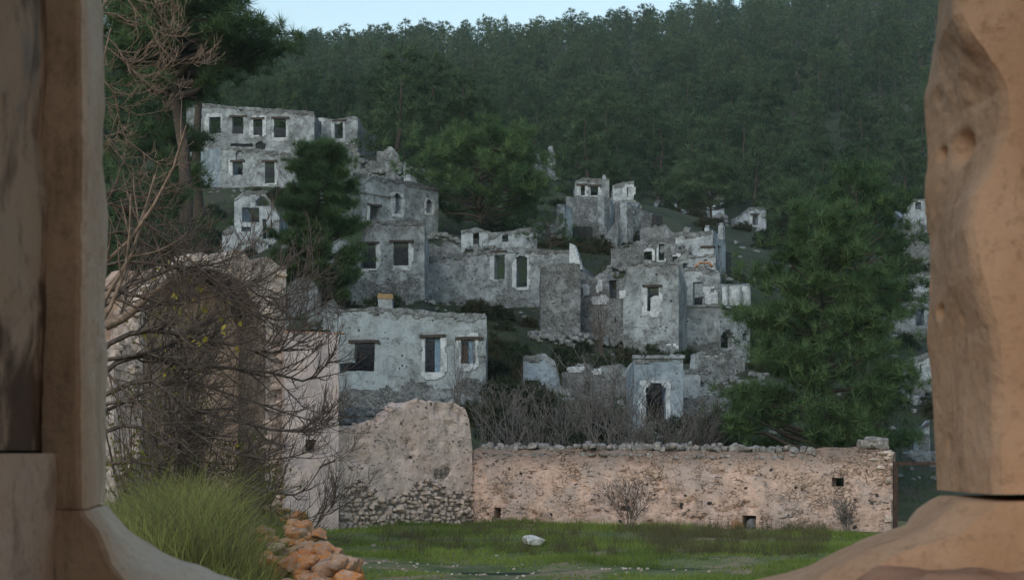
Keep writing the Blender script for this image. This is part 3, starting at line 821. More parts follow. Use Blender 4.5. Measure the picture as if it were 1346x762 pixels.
def sill():
    nx, ny = 120, 40
    Xg, Yg = np.meshgrid(np.linspace(-.62, .95, nx), np.linspace(.95, 1.82, ny), indexing='ij')
    V = np.stack([Xg.ravel(), Yg.ravel(), 0 * Xg.ravel()], 1)
    side = np.clip((V[:, 0] - .12) / .25, 0, 1)
    V[:, 2] = 1.72 + .160 * side * np.clip((V[:, 1] - 1.0) / .25, 0, 1) * np.clip((1.6 - V[:, 1]) / .15, .4, 1) + .02 * np.clip((-V[:, 0] - .3) / .2, 0, 1) + fbm(V, 8, 9, 4) * .022 + fbm(V, 30, 19, 2) * .006
    B = V.copy(); B[:, 2] = 1.0
    i = np.arange(nx * ny).reshape(nx, ny); n0 = nx * ny
    fr = np.stack([i[:-1, :-1].ravel(), i[1:, :-1].ravel(), i[1:, 1:].ravel(), i[:-1, 1:].ravel()], 1)
    e = np.concatenate([i[0, :], i[1:, -1], i[-1, -2::-1], i[-2:0:-1, 0]]); en = np.roll(e, -1)
    Fc = np.concatenate([fr, fr[:, ::-1] + n0, np.stack([en, e, e + n0, en + n0], 1)])
    ploc(link('sill_mortar', raw_mesh('sill_mortar', np.concatenate([V, B]), Fc, 4, angle=60), M['sill_red'], church))
sill()
WX = dict(mat=M['arch'])
ploc(link('wall', box_mesh('church_wall', -6, -.80, .96, 1.76, -.5, 7, .02, 12, 3), M['arch'], church))
ploc(link('wall', box_mesh('church_wall', .90, 6, .96, 1.76, -.5, 7, .02, 12, 4), M['arch'], church))
ploc(link('wall', box_mesh('church_wall', -.80, .90, .97, 1.75, -.5, .99, .02, 6, 5), M['arch'], church))
ploc(link('wall', box_mesh('church_wall', -.80, .90, .97, 1.75, 3.11, 7, .02, 6, 6), M['arch'], church))
ploc(link('wall', box_mesh('church_wall', -6.9, -6.01, -9, .955, -.5, 4.29, .02, 10, 7), M['niche'], church))  # unseen nave walls, added and sized to dim the inner jamb faces
ploc(link('wall', box_mesh('church_wall', 6.01, 6.9, -9, .955, -.5, 4.29, .02, 10, 8), M['niche'], church))
ploc(link('wall', box_mesh('church_wall', -6.9, -1.01, -9.9, -9.01, -.5, 4.29, .02, 10, 9), M['niche'], church))
ploc(link('wall', box_mesh('church_wall', 1.01, 6.9, -9.9, -9.01, -.5, 4.29, .02, 10, 9), M['niche'], church))
ploc(link('wall', box_mesh('church_wall', -1.0, 1.0, -9.9, -9.01, 3.0, 4.29, .02, 10, 9), M['niche'], church))
ploc(link('shade_slab', box_mesh('church_shade_slab', -6.9, 6.9, -1.3, .95, 4.3, 4.9, .03, 10, 12), M['niche'], church))  # unseen partial roof slab, added to shade the inner jamb faces
ploc(link('floor', box_mesh('church_floor', -6, 6, -9, .955, -.5, .35, .0, 2, 6), M['niche'], church))

# ------------------------------------------------------------------ houses
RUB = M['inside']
def add_wall(root, name, th, org, mat, *a, **k):
    return link(name, wall_mesh(name, *a, **k), mat, root, (org[0] - root.location[0], org[1] - root.location[1], org[2] - root.location[2]), (0, 0, th))

def build_panel(root, w, t=.55, seed=1, Ym=60):
    L, zb, th = w['L'], w['zb'], w['th']
    ax, ay = w['A']
    res = max(.16, 5.0 * Ym / F)
    ext = w.get('ext', 2.2)
    top = [w['uz'](*q) for q in w['top']]
    top = [(min(max(u, 0), L), z - zb) for u, z in top]
    rg = np.random.default_rng(seed)
    tt = []
    us = np.linspace(0, L, max(3, int(L / .3)))
    for u in us:
        drop = (rg.uniform(.12, .45) if (w['mat'] == 'rubble' and rg.uniform() < .22) or rg.uniform() < .07 else 0)
        tt.append((u, -drop + float(np.interp(u, [a for a, _ in top], [b for _, b in top])) + rg.uniform(-.07, .03)))
    top = sorted(tt + [q for q in top[1:-1]])
    ops = []
    pix = Ym / F
    for (x0, y0, x1, y1, fl) in w.get('op', []):
        (u0, v1), (u1, v0) = w['uz'](x0, y0), w['uz'](x1, y1)
        ops.append((u0, v0 - zb, u1, v1 - zb, 'a' if 'a' in fl else 'r', fl))
    jit = .03 if Ym < 100 else .05
    add_wall(root, 'wall', th, (ax, ay, zb), M[w['mat']], L, -ext, top, t, [o[:5] for o in ops], res, jit, .03, seed)
    dx, dy = math.cos(th), math.sin(th); nx, ny = -dy, dx
    def at(u, v, y): return (ax + dx * u + nx * y - root.location[0], ay + dy * u + ny * y - root.location[1], zb + v - root.location[2])
    for q, (u0, v0, u1, v1, kind, fl) in enumerate(ops):
        if 's' in fl:
            e = .19 if Ym < 100 else .26
            er = random.Random(seed * 31 + q)
            U0, U1, V0, V1 = u0 - e * er.uniform(.5, 1.5), u1 + e * er.uniform(.5, 1.5), v0 - e * er.uniform(.1, 1.6), v1 + e * er.uniform(.1, 1.2)
            if 'w' in fl:  # jambs only: pale strips to the left and right of the opening
                V1 = v1 + .02
            uc, hw = (U0 + U1) / 2, (U1 - U0) / 2; vc, hh = (V0 + V1) / 2, (V1 - V0) / 2
            sd_ = seed * 13 + q
            def kp(a, b, uc=uc, hw=hw, vc=vc, hh=hh, sd_=sd_):
                nz = vn(np.stack([a.ravel() * 3.3, b.ravel() * 3.3, 0 * a.ravel() + sd_], 1), 1, sd_).reshape(a.shape)
                return (np.abs(a - uc - (0)) / hw) ** 4 + (np.abs(b - vc) / hh) ** 4 < 1.0 + .9 * nz
            Ls = U1 - U0
            hh_ = [(u0 - U0 - .01, v0, u1 - U0 + .01, v1, kind)]
            me = wall_mesh('window_surround', Ls, V0, [(0, V1), (Ls, V1)], .05, hh_, max(.09, 2.6 * pix), .02, .012, seed + 50 + q,
                           keep=lambda a, b, kp=kp, U0=U0: kp(a + U0, b))
            link('window_surround', me, M['white'], root, at(U0, 0, -.045), (0, 0, th))
        if 'l' in fl:
            rr = .22
            b_ = box_mesh('lintel', u0 - rr, u1 + rr * (1.3 if q % 2 else .8), -.075, .25, v1 - .02, v1 + max(.1, 2.4 * pix), .02, 3, q)
            link('lintel', b_, M['wood'], root, at(0, 0, 0), (0, 0, th))
        if 'p' in fl:
            b_ = wall_mesh('panel', u1 - u0 - .14, v0 - .02, [(0, v1 - .5), (.2, v1 - .38), (u1 - u0 - .14, v1 - .42)], .08, (), .15, .02, .02, 7)
            link('window_panel', b_, M['white'], root, at(u0 + .12, 0, .16), (0, 0, th))
        if 'k' in fl:
            link('window_frame', box_mesh('window_frame', u0 + (u1 - u0) * .62, u1 + .02, .1, .18, v0 - .02, v1 + .01, .01, 3), M['blue_wood'], root, at(0, 0, 0), (0, 0, th))
        if 'j' in fl:
            link('shutter', box_mesh('shutter', u0 + (u1 - u0) * .52, u1 + .01, .08, .14, v0 + .02, v1 + .01, .01, 3), M['blue_wood'], root, at(0, 0, 0), (0, 0, th))
            link('shutter', box_mesh('shutter', u0 - .01, u0 + (u1 - u0) * .4, .14, .2, v0 - .02, v1 - .25, .01, 3), M['rust'], root, at(0, 0, 0), (0, 0, th))
    return at

def build_house(k, w):
    Ym = sum(w['Y']) / 2
    th, L, zb, D = w['th'], w['L'], w['zb'], w['D']
    ax, ay = w['A']; bx, by = w['B']
    pix = Ym / F
    root = thing('ruined_house' if D > 2.6 else 'ruined_wall', w['label'], 'house' if D > 2.6 else 'wall', ((ax + bx) / 2, (ay + by) / 2, zb), GH if D > 2.6 else None)
    t = .6 if D > 2.6 else .5
    at = build_panel(root, w, t, 11 + k * 7, Ym)
    tops = [w['uz'](*q)[1] - zb for q in w['top']]
    ha, hb = tops[0], tops[-1]
    dx, dy = math.cos(th), math.sin(th); nx, ny = -dy, dx
    res = max(.3, 9 * Ym / F)
    if D > 2.6:
        panels = w.get('panels', [])
        rightpanel = any(p['x'][0] >= w['x'][1] - 2 for p in panels)
        hm = max(ha, hb) * .92
        side = M[w['mat']] if w['mat'] not in ('house1',) else M['rubble']
        o1 = (ax + dx * (t * .8 + .004), ay + dy * (t * .8 + .004), zb)
        add_wall(root, 'wall', th + R(90), o1, side, D, -2.2, [(0, ha - .12), (D * .5, (ha + hm) / 2 - .15), (D, hm * .9)], t * .8, (), res, .03, .03, k + 100)
        if not rightpanel:
            o2 = (bx - dx * .004, by - dy * .004, zb)
            add_wall(root, 'wall', th + R(90), o2, side, D, -2.2, [(0, hb - .12), (D * .5, (hb + hm) / 2 - .2), (D, hm * .88)], t * .8, (), res, .03, .03, k + 140)
        o3 = (ax + nx * (D - .3) + dx * .3, ay + ny * (D - .3) + dy * .3, zb)
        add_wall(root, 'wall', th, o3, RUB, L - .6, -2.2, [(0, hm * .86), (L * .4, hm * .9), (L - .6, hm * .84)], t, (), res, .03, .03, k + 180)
    for j, p in enumerate(w.get('panels', [])):
        plan(p)
        p['zb'] = zb
        build_panel(root, p, .5, 300 + k * 3 + j, Ym)
    pix = Ym / F
    if w['mat'] != 'rubble':
        tl = [w['uz'](*q) for q in w['top']]
        tl = [(min(max(u, 0.0), L), z - zb) for u, z in tl]
        vm = max(v for _, v in tl)
        def kp(a, b, tl=tl, k=k):
            tt = np.interp(a.ravel(), [q[0] for q in tl], [q[1] for q in tl]).reshape(a.shape)
            nz = vn(np.stack([a.ravel() * 2.5, b.ravel() * 2.5, 0 * a.ravel() + k], 1), 1, k).reshape(a.shape)
            return b > tt - .12 - 2 * pix - .16 * nz
        link('coping', wall_mesh('coping', L - .06, min(v for _, v in tl) - .6, [(u, v + .03) for u, v in tl], .1, (), max(.1, 2.2 * pix), .03, .03, k + 400, keep=kp), M['rubble'], root, at(.03, 0, -.05), (0, 0, th))
        hv = min([o[3] for o in w.get('op', [])] and [w['uz'](o[2], o[3])[1] - zb for o in w.get('op', [])] or [1.5])
        hb_ = max(.25, min(1.3, hv - .35))
        def kb(a, b, hb_=hb_, k=k):
            nz = fbm(np.stack([a.ravel(), b.ravel(), 0 * a.ravel() + k * 3], 1), 1.1, k + 9, 3).reshape(a.shape)
            return b < hb_ * .75 + .55 * nz
        if hb_ > .3:
            link('wall_base', wall_mesh('wall_base', L - .04, -2.0, [(0, hb_ + .1), (L, hb_ + .1)], .1, (), max(.12, 2.4 * pix), .03, .03, k + 500, keep=kb), M['rubble'], root, at(.02, 0, -.045), (0, 0, th))
    for j, (x0, x1, y0, y1, kind) in enumerate(w.get('chim', [])):
        (u0, v1), (u1, v0) = w['uz'](x0, y0), w['uz'](x1, y1)
        v1 -= zb; v0 -= zb
        wd = u1 - u0
        c = link('chimney', box_mesh('chimney', 0, wd, .12, .12 + min(.55, wd), -.35, v1 - v0 - (.22 if kind == 'brickcap' else .1), .03, 4, j + k), M['grey_pale'] if kind != 'round' else M['grey'], root, at(u0, v0, 0), (0, 0, th))
        if kind == 'brickcap':
            cap = link('chimney_cap', box_mesh('chimney_cap', -.03, wd + .03, .09, .15 + min(.55, wd), v1 - v0 - .215, v1 - v0 - .02, .035, 4, j), M['ochre'], c)
        elif kind == 'round':
            stone('chimney_cap', BOULDER[1], M['grey_rock'], c, (wd / 2, .36, v1 - v0 + .02), (wd * 1.1, wd, wd * 1.0))
        else:
            link('chimney_cap', box_mesh('chimney_cap', wd * .15, wd * .85, .18, .18 + wd * .6, v1 - v0 - .095, v1 - v0 + .06, .02, 2, j), M['grey'], c)
    for (x0, x1, y) in w.get('ledge', []):
        (u0, v), (u1, _) = w['uz'](x0, y), w['uz'](x1, y)
        link('ledge', box_mesh('ledge', u0, u1, -.1, .2, v - zb - .05, v - zb + max(.07, 1.3 * pix), .02, 8, k), M['grey'], root, at(0, 0, 0), (0, 0, th))
    for j, (x0, x1, y0, y1) in enumerate(w.get('patch', [])):
        (u0, v1), (u1, v0) = w['uz'](x0, y0), w['uz'](x1, y1)
        Ls = u1 - u0
        def kp(a, b, Ls=Ls, v0=v0 - zb, v1=v1 - zb, s=j + k):
            nz = vn(np.stack([a.ravel() * 4, b.ravel() * 4, 0 * a.ravel() + s], 1), 1, s).reshape(a.shape)
            return (np.abs(a - Ls / 2) / (Ls / 2)) ** 5 + (np.abs(b - (v0 + v1) / 2) / ((v1 - v0) / 2)) ** 3 < .75 + .9 * nz
        me = wall_mesh('plaster_patch', Ls, v0 - zb, [(0, v1 - zb), (Ls, v1 - zb)], .05, (), .1, .02, .012, j + k, keep=kp)
        link('plaster_patch', me, M['white'], root, at(u0, 0, -.045), (0, 0, th))
    for (x0, x1, y0, y1) in w.get('stub', []):
        (u0, v1), (u1, v0) = w['uz'](x0, y0), w['uz'](x1, y1)
        me = wall_mesh('plastered_stub', u1 - u0, v0 - zb, [(0, v1 - zb), ((u1 - u0) * .4, v1 - zb - .1), (u1 - u0, v0 - zb + .15)], .6, (), .15, .03, .03, 3)
        link('wall_stub', me, M['white'], root, at(u0, 0, -.06), (0, 0, th))
    if 'cols' in w:
        p = w['panels'][0]
        pdx, pdy = math.cos(p['th']), math.sin(p['th'])
        for j, (x0, x1) in enumerate(w['cols']):
            (u0, v1), (u1, v0) = p['uz'](x0, 376), p['uz'](x1, 403)
            r = (u1 - u0) / 2
            sg = 12; V = []; Fc = []
            zz = np.linspace(0, v1 - v0, 7)
            for z in zz:
                for a in np.linspace(0, 2 * math.pi, sg, endpoint=False):
                    V.append((r * math.cos(a), r * .8 * math.sin(a), z))
            for i in range(len(zz) - 1):
                for a in range(sg):
                    Fc.append((i * sg + a, i * sg + (a + 1) % sg, (i + 1) * sg + (a + 1) % sg, (i + 1) * sg + a))
            V = np.array(V); V[:, :2] += np.stack([vn(V + j, 4, 3), vn(V + j, 4, 8)], 1) * .03
            uc = (u0 + u1) / 2
            o = link('half_column', raw_mesh('half_column', V, np.array(Fc), 4, angle=60), M['white'], root,
                     (p['A'][0] + pdx * uc - root.location[0], p['A'][1] + pdy * uc - .02 - root.location[1], v0 - root.location[2]))
        (u0, v), (u1, _) = p['uz'](946.5, 403), p['uz'](985.5, 403)
        link('ledge', box_mesh('ledge', u0, u1, -.32, .1, v - zb - .07, v - zb + .03, .02, 8, k), M['grey'], root, (p['A'][0] - root.location[0], p['A'][1] - root.location[1], 0), (0, 0, p['th']))
    if 'arc' in w:
        x0, x1, y0, y1 = w['arc']
        (u0, v1), (u1, v0) = w['uz'](x0, y0), w['uz'](x1, y1)
        n_ = 9
        for i in range(n_):
            a = math.pi * (.12 + .76 * i / (n_ - 1)); rx, rz = (u1 - u0) / 2 - .06, (v1 - v0) * .8
            uu, vv = (u0 + u1) / 2 - rx * math.cos(a), v0 - zb + rz * math.sin(a)
            b = stone('brick', ROCK[i % 8], M['brick'], root, at(uu, vv, .0), (.2, .3, .12), (0, -(a - math.pi / 2), th))
    return root
HR = [build_house(k, w) for k, w in enumerate(HOUSES)]

# ------------------------------------------------------------------ the court walls
def wspec(x, Y, top, base):
    w = dict(x=x, Y=Y, top=top, base=base); plan(w); w['zb'] = 0.0
    w['topl'] = sorted((min(max(u, 0), w['L']), z) for u, z in (w['uz'](*q) for q in top))
    return w
def wat(w, root, u, v, y):
    c, s = math.cos(w['th']), math.sin(w['th'])
    return (w['A'][0] + c * u - s * y - root.location[0], w['A'][1] + s * u + c * y - root.location[1], v - root.location[2])
def noise2(u, v, s, seed): return vn(np.stack([u * s, v * s, 0 * u + seed * 1.7], 1), 1, seed)

# long pink wall
cw = wspec((618, 1172), (40.3, 35.4), [(618, 592), (700, 590), (900, 592), (1060, 594), (1080, 588), (1140, 588), (1141, 590), (1160, 588), (1172, 594)], 690)
court = thing('court_wall', 'long low pink-plastered court wall topped with loose grey stones', 'wall', (cw['A'][0] + 5, 37.8, 0))
def pits(u, v):
    a = fbm(np.stack([u * 1.0, v * 1.6, 0 * u], 1), 2.6, 51, 3); b = noise2(u, v, 7.5, 52); c = noise2(u, v, 16, 53)
    return .11 * np.clip((a - .22) * 4, 0, 1) * np.clip(b * 2 + .4, 0, 1) + .016 * c + .025 * np.clip(b - .3, 0, 1)
ho = []
for (x0, y0, x1, y1) in [(649, 667, 657, 681), (976, 677, 994, 704), (816, 664, 826, 671), (1093, 627, 1109, 639)]:
    (u0, v1), (u1, v0) = cw['uz'](x0, y0), cw['uz'](x1, y1)
    ho.append((u0, max(v0, -.2), u1, v1, 'r'))
add_wall(court, 'wall', cw['th'], (*cw['A'], 0), M['court'], cw['L'], -.4, cw['topl'], .55, ho, .075, .02, .05, 77, None, .07, 1.6, pits)
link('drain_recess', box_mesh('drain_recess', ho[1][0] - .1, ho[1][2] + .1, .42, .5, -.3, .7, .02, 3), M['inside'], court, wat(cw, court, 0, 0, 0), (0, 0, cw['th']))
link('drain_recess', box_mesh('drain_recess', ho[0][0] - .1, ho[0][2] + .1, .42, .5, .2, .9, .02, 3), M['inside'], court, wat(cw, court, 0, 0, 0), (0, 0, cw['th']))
(uq, vq) = cw['uz'](985, 697)
stone('drain_block', BOULDER[2], M['grey_rock'], court, wat(cw, court, uq + .02, .12, .14), (.3, .25, .36))
(uq, vq) = cw['uz'](972, 692)
stone('stone', BOULDER[3], M['orange_rock'], court, wat(cw, court, uq - .08, .12, -.06), (.26, .2, .34))
stone('stone', BOULDER[4], M['orange_rock'], court, wat(cw, court, uq + .06, .04, -.1), (.2, .2, .2))
ue = cw['uz'](1062, 590)[0]
u = .12
while u < ue:
    wd = rnd.uniform(.13, .34); hh = rnd.uniform(.13, .26)
    tz = np.interp(u, [a for a, _ in cw['topl']], [b for _, b in cw['topl']])
    stone('stone', ROCK[rnd.randrange(8)], M['cap_rock'], court, wat(cw, court, u + wd / 2, tz + .04 + rnd.uniform(-.03, .05), .12 + rnd.uniform(-.05, .08)), (wd * 1.08, .34, hh), (rnd.uniform(-.3, .3), rnd.uniform(-.25, .25), rnd.uniform(-.4, .4)))
    if rnd.random() < .6:
        stone('stone', ROCK[rnd.randrange(8)], M['cap_rock'], court, wat(cw, court, u + wd / 2, tz + .08 + rnd.uniform(-.03, .06), .4), (wd * .9, .3, hh), (rnd.uniform(-.3, .3), rnd.uniform(-.3, .3), rnd.uniform(-.5, .5)))
    u += wd * .92
u = .1
while u < ue - .2:
    wd = rnd.uniform(.16, .34)
    tz = np.interp(u, [a for a, _ in cw['topl']], [b for _, b in cw['topl']])
    stone('stone', ROCK[rnd.randrange(8)], M['cap_rock'], court, wat(cw, court, u + wd / 2, tz - .13 + rnd.uniform(-.04, .03), .075), (wd, .24, rnd.uniform(.1, .18)), (rnd.uniform(-.15, .15), rnd.uniform(-.2, .2), rnd.uniform(-.2, .2)))
    u += wd * rnd.uniform(.85, 1.05)
for k in range(90):
    u = rnd.uniform(.1, cw['L'] - .3); v = rnd.uniform(.05, 1.95)
    if any(h[0] - .25 < u < h[2] + .25 and h[1] - .3 < v < h[3] + .3 for h in ho): continue
    wd = rnd.uniform(.14, .4)
    stone('stone', ROCK[rnd.randrange(8)], M['court'], court, wat(cw, court, u, v, .09 + rnd.uniform(-.01, .015)), (wd, .24, rnd.uniform(.1, .2)), (rnd.uniform(-.1, .1), rnd.uniform(-.25, .25), rnd.uniform(-.1, .1)))
# stacked end of the wall
for (px, py, sx, sz) in [(1139, 584.5, .62, .3), (1154, 584, .56, .3), (1147, 578.5, .5, .24), (1160, 595, .5, .15), (1163, 601, .36, .14), (1150, 603, .46, .16), (1167, 611, .22, .2), (1166, 596, .3, .14), (1155, 613, .3, .12), (1167, 630, .2, .22), (1168, 655, .22, .24), (1166, 680, .26, .26)]:
    uq, vq = cw['uz'](px, py)
    stone('stone', ROCK[rnd.randrange(8)], M['wall_stone'] if py > 585 else M['cap_rock'], court, wat(cw, court, uq, vq, .12), (sx, .5, sz), (rnd.uniform(-.1, .1), rnd.uniform(-.12, .12), rnd.uniform(-.2, .2)))

# taller block with exposed stones
bw = wspec((444, 621), (36.4, 40.2), [(444, 561), (499, 557), (505, 551), (512, 541), (520, 534), (536, 530), (572, 527), (603, 530), (612, 537), (617, 552), (620, 574), (621, 592)], 695)
block = thing('court_block', 'pinkish grey wall block with a rounded broken top and bare fieldstones below', 'wall', (bw['A'][0] + 1.8, 38.3, 0))
def edge_v(u): return 1.02 + .16 * np.sin(u * 2.1 + .6) + .2 * noise2(np.atleast_1d(u), np.zeros(np.atleast_1d(u).shape), 2.4, 5).reshape(np.shape(u))
def rel(u, v):
    a = fbm(np.stack([u, v, 0 * u + 4], 1), 2.2, 61, 3); b = noise2(u, v, 8, 62)
    return .1 * np.clip((a - .3) * 4, 0, 1) + .018 * b
add_wall(block, 'wall', bw['th'], (*bw['A'], 0), M['block'], bw['L'], .55, bw['topl'], .6, (), .075, .022, .05, 81, lambda a, b: b > edge_v(a.ravel()).reshape(a.shape) + .14 * vn(np.stack([a.ravel() * 6, b.ravel() * 6, 0 * a.ravel()], 1), 1, 9).reshape(a.shape), None, 2.2, rel)
o = wat(bw, block, 0, 0, .05)
link('wall_core', wall_mesh('wall_core', bw['L'], -.4, [(0, 1.6), (bw['L'], 1.6)], .5, (), .15, .02, .03, 83), M['core'], block, o, (0, 0, bw['th']))
v = .02
row = 0
while v < 1.35:
    rh = rnd.uniform(.1, .18)
    u = -.02 + rnd.uniform(0, .12)
    while u < bw['L'] - .08:
        wd = rnd.uniform(.1, .26) if rnd.random() < .88 else rnd.uniform(.28, .42)
        if v + rh * .5 < float(edge_v(np.array([u + wd / 2]))[0]) + rnd.uniform(-.06, .1):
            stone('stone', ROCK[rnd.randrange(8)], M['wall_stone'], block, wat(bw, block, u + wd / 2, v + rh / 2 + rnd.uniform(-.045, .045), .075 + rnd.uniform(-.02, .02)), (wd * 1.08, .26, rh * rnd.uniform(.8, 1.4)), (rnd.uniform(-.15, .15), rnd.uniform(-.45, .45), rnd.uniform(-.15, .15)))
        u += wd + .012
    v += rh * .96
for k in range(26):
    u = rnd.uniform(.75, bw['L'] - .1); tz = np.interp(u, [a for a, _ in bw['topl']], [b for _, b in bw['topl']])
    stone('stone', ROCK[rnd.randrange(8)], M['block'], block, wat(bw, block, u, tz + rnd.uniform(-.06, .03), rnd.uniform(.05, .5)), (rnd.uniform(.14, .34), .26, rnd.uniform(.1, .2)), (rnd.uniform(-.2, .2), rnd.uniform(-.3, .3), rnd.uniform(-.3, .3)))
# rubble seat behind the block, upper left
sw = wspec((440, 512), (37.6, 38.2), [(440, 540), (470, 536), (505, 538), (512, 545)], 570)
add_wall(block, 'wall', sw['th'], (*sw['A'], 0), M['rubble'], sw['L'], 0, sw['topl'], .5, (), .12, .03, .04, 85)
for px in range(448, 508, 11):
    for py in (543, 553):
        uq, vq = sw['uz'](px + rnd.uniform(-3, 3), py)
        stone('stone', ROCK[rnd.randrange(8)], M['grey_rock'], block, wat(sw, block, uq, vq, .03), (rnd.uniform(.18, .3), .26, rnd.uniform(.14, .22)), (0, rnd.uniform(-.2, .2), 0))

# rose pier
pw = wspec((374, 445), (35.7, 36.1), [(374, 437), (445, 437)], 697)
pier = thing('court_pier', 'tall flat rose-grey pier with a thin brick coping left of the court block', 'pier', (pw['A'][0] + .7, 35.9, 0))
(u0, v1), (u1, v0) = pw['uz'](401, 577), pw['uz'](415, 592)
add_wall(pier, 'wall', pw['th'], (*pw['A'], 0), M['pier'], pw['L'], -.4, pw['topl'], .8, [(u0, v0, u1, v1, 'r')], .08, .015, .03, 91)
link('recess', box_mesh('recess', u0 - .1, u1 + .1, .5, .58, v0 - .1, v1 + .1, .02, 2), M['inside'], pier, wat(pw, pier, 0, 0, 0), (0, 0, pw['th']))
zt_ = pw['topl'][0][1]
u = -.03
while u < pw['L'] + .02:
    stone('brick', ROCK[rnd.randrange(8)], M['brick'], pier, wat(pw, pier, u + .09, zt_ + .02, .1), (.2, .34, .055), (0, rnd.uniform(-.05, .05), rnd.uniform(-.1, .1)))
    u += .175

# arched hall at the left of the court, seen obliquely
aw = wspec((150, 376), (33.0, 36.3), [(150, 470), (172, 452), (186, 405), (205, 372), (235, 346), (260, 332), (296, 338), (300, 329), (318, 327), (330, 343), (352, 338), (366, 350), (376, 349)], 700)
archd = thing('arched_hall', 'ruined rose-stone hall with a big round arch behind the bare fig branches', 'ruin', (aw['A'][0] + 1, 32.5, 0))
(u0, va), (u1, vb_) = aw['uz'](188, 700), aw['uz'](350, 470)
apex = aw['uz'](272, 352)[1]
add_wall(archd, 'wall', aw['th'], (*aw['A'], 0), M['arch'], aw['L'], -.4, aw['topl'], 1.2, [(u0, -.4, u1, apex, 'a')], .12, .02, .04, 95, None, .1)
dw = .5
add_wall(archd, 'niche_wall', aw['th'], tuple(np.array(wat(aw, archd, 0, 0, 1.21)) + np.array(archd.location)), M['niche'], aw['L'], -.4, [(0, 5.2), (u0, 6.4), (u1, 6.6), (aw['L'], 6.0)], .4, [(u0 + 1.6, .6, u0 + 2.5, 2.9, 'a')], .2, .02, .05, 96)
link('inner_room', box_mesh('inner_room', u0 + 1.2, u0 + 3.0, 3.0, 3.4, -.4, 4.2, .03, 3), M['inside'], archd, wat(aw, archd, 0, 0, 0), (0, 0, aw['th']))  # box added behind the doorway so the opening stays dark
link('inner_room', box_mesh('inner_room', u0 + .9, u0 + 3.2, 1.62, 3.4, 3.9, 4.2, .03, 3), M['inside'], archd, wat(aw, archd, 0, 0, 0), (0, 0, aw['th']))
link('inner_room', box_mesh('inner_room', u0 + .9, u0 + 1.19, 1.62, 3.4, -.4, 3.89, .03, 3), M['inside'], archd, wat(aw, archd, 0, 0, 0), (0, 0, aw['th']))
rr = (u1 - u0) / 2; sp = apex - min(rr, (apex + .4) * .6)
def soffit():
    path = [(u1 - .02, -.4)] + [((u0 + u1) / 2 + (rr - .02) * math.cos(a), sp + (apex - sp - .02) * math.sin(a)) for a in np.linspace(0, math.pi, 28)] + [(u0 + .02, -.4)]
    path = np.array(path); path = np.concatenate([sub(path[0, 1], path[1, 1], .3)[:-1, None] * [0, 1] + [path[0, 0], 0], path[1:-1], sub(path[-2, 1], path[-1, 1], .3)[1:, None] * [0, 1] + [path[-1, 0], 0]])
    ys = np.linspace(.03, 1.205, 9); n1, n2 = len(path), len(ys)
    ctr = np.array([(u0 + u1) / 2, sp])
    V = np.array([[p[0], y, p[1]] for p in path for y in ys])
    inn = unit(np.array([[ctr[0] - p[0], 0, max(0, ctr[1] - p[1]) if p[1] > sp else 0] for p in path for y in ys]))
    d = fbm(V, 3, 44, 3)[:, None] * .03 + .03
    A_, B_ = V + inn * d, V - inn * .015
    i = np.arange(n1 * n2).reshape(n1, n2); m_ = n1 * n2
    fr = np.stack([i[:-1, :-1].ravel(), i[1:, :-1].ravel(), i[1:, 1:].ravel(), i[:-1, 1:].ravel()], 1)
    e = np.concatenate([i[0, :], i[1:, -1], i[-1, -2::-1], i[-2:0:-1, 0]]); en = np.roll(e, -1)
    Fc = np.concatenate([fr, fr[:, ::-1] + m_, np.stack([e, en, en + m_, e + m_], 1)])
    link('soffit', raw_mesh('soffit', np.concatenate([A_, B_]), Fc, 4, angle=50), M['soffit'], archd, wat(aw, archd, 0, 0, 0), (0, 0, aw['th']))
soffit()
for i in range(17):   # voussoirs of the arch
    a = math.pi * (i + .5) / 17
    rz = apex - sp
    uu, vv = (u0 + u1) / 2 - (rr + .17) * math.cos(a), sp + (rz + .17) * math.sin(a)
    stone('voussoir', ROCK[i % 8], M['wall_stone'], archd, wat(aw, archd, uu, vv, .1), (.36, .34, .3), (0, a - math.pi, aw['th']))
for k in range(46):
    px, py = rnd.uniform(352, 374), rnd.uniform(350, 690)
    if rnd.random() < .4: px, py = rnd.uniform(152, 184), rnd.uniform(400, 680)
    uq, vq = aw['uz'](px, py)
    stone('stone', ROCK[k % 8], M['wall_stone'], archd, wat(aw, archd, uq, vq, .04), (rnd.uniform(.2, .45), .26, rnd.uniform(.12, .24)), (0, rnd.uniform(-.15, .15), aw['th']))

# iron gate post and bar at the right
gp = P(1177, 700, 35.2)
gate = thing('gate_frame', 'thin dark iron gate frame at the right end of the court wall', 'gate', (gp[0], 35.2, 0))
link('post', box_mesh('post', -.05, .05, -.05, .05, -.2, 1.78, .006, 6), M['rust'], gate)
link('bar', box_mesh('bar', .051, 2.2, -.03, .03, 1.68, 1.76, .005, 6), M['rust'], gate)
link('post', box_mesh('post', 2.201, 2.3, -.05, .05, -.2, 1.78, .006, 6), M['rust'], gate)

# loose stones
c = P(702, 717, 30)
o = stone('marble_block', BOULDER[0], M['white_rock'], None, (c[0], 30.2, .13), (.46, .3, .22), (.1, .1, .5))
tag(o, 'single white marble chunk lying on the lawn', 'stone')

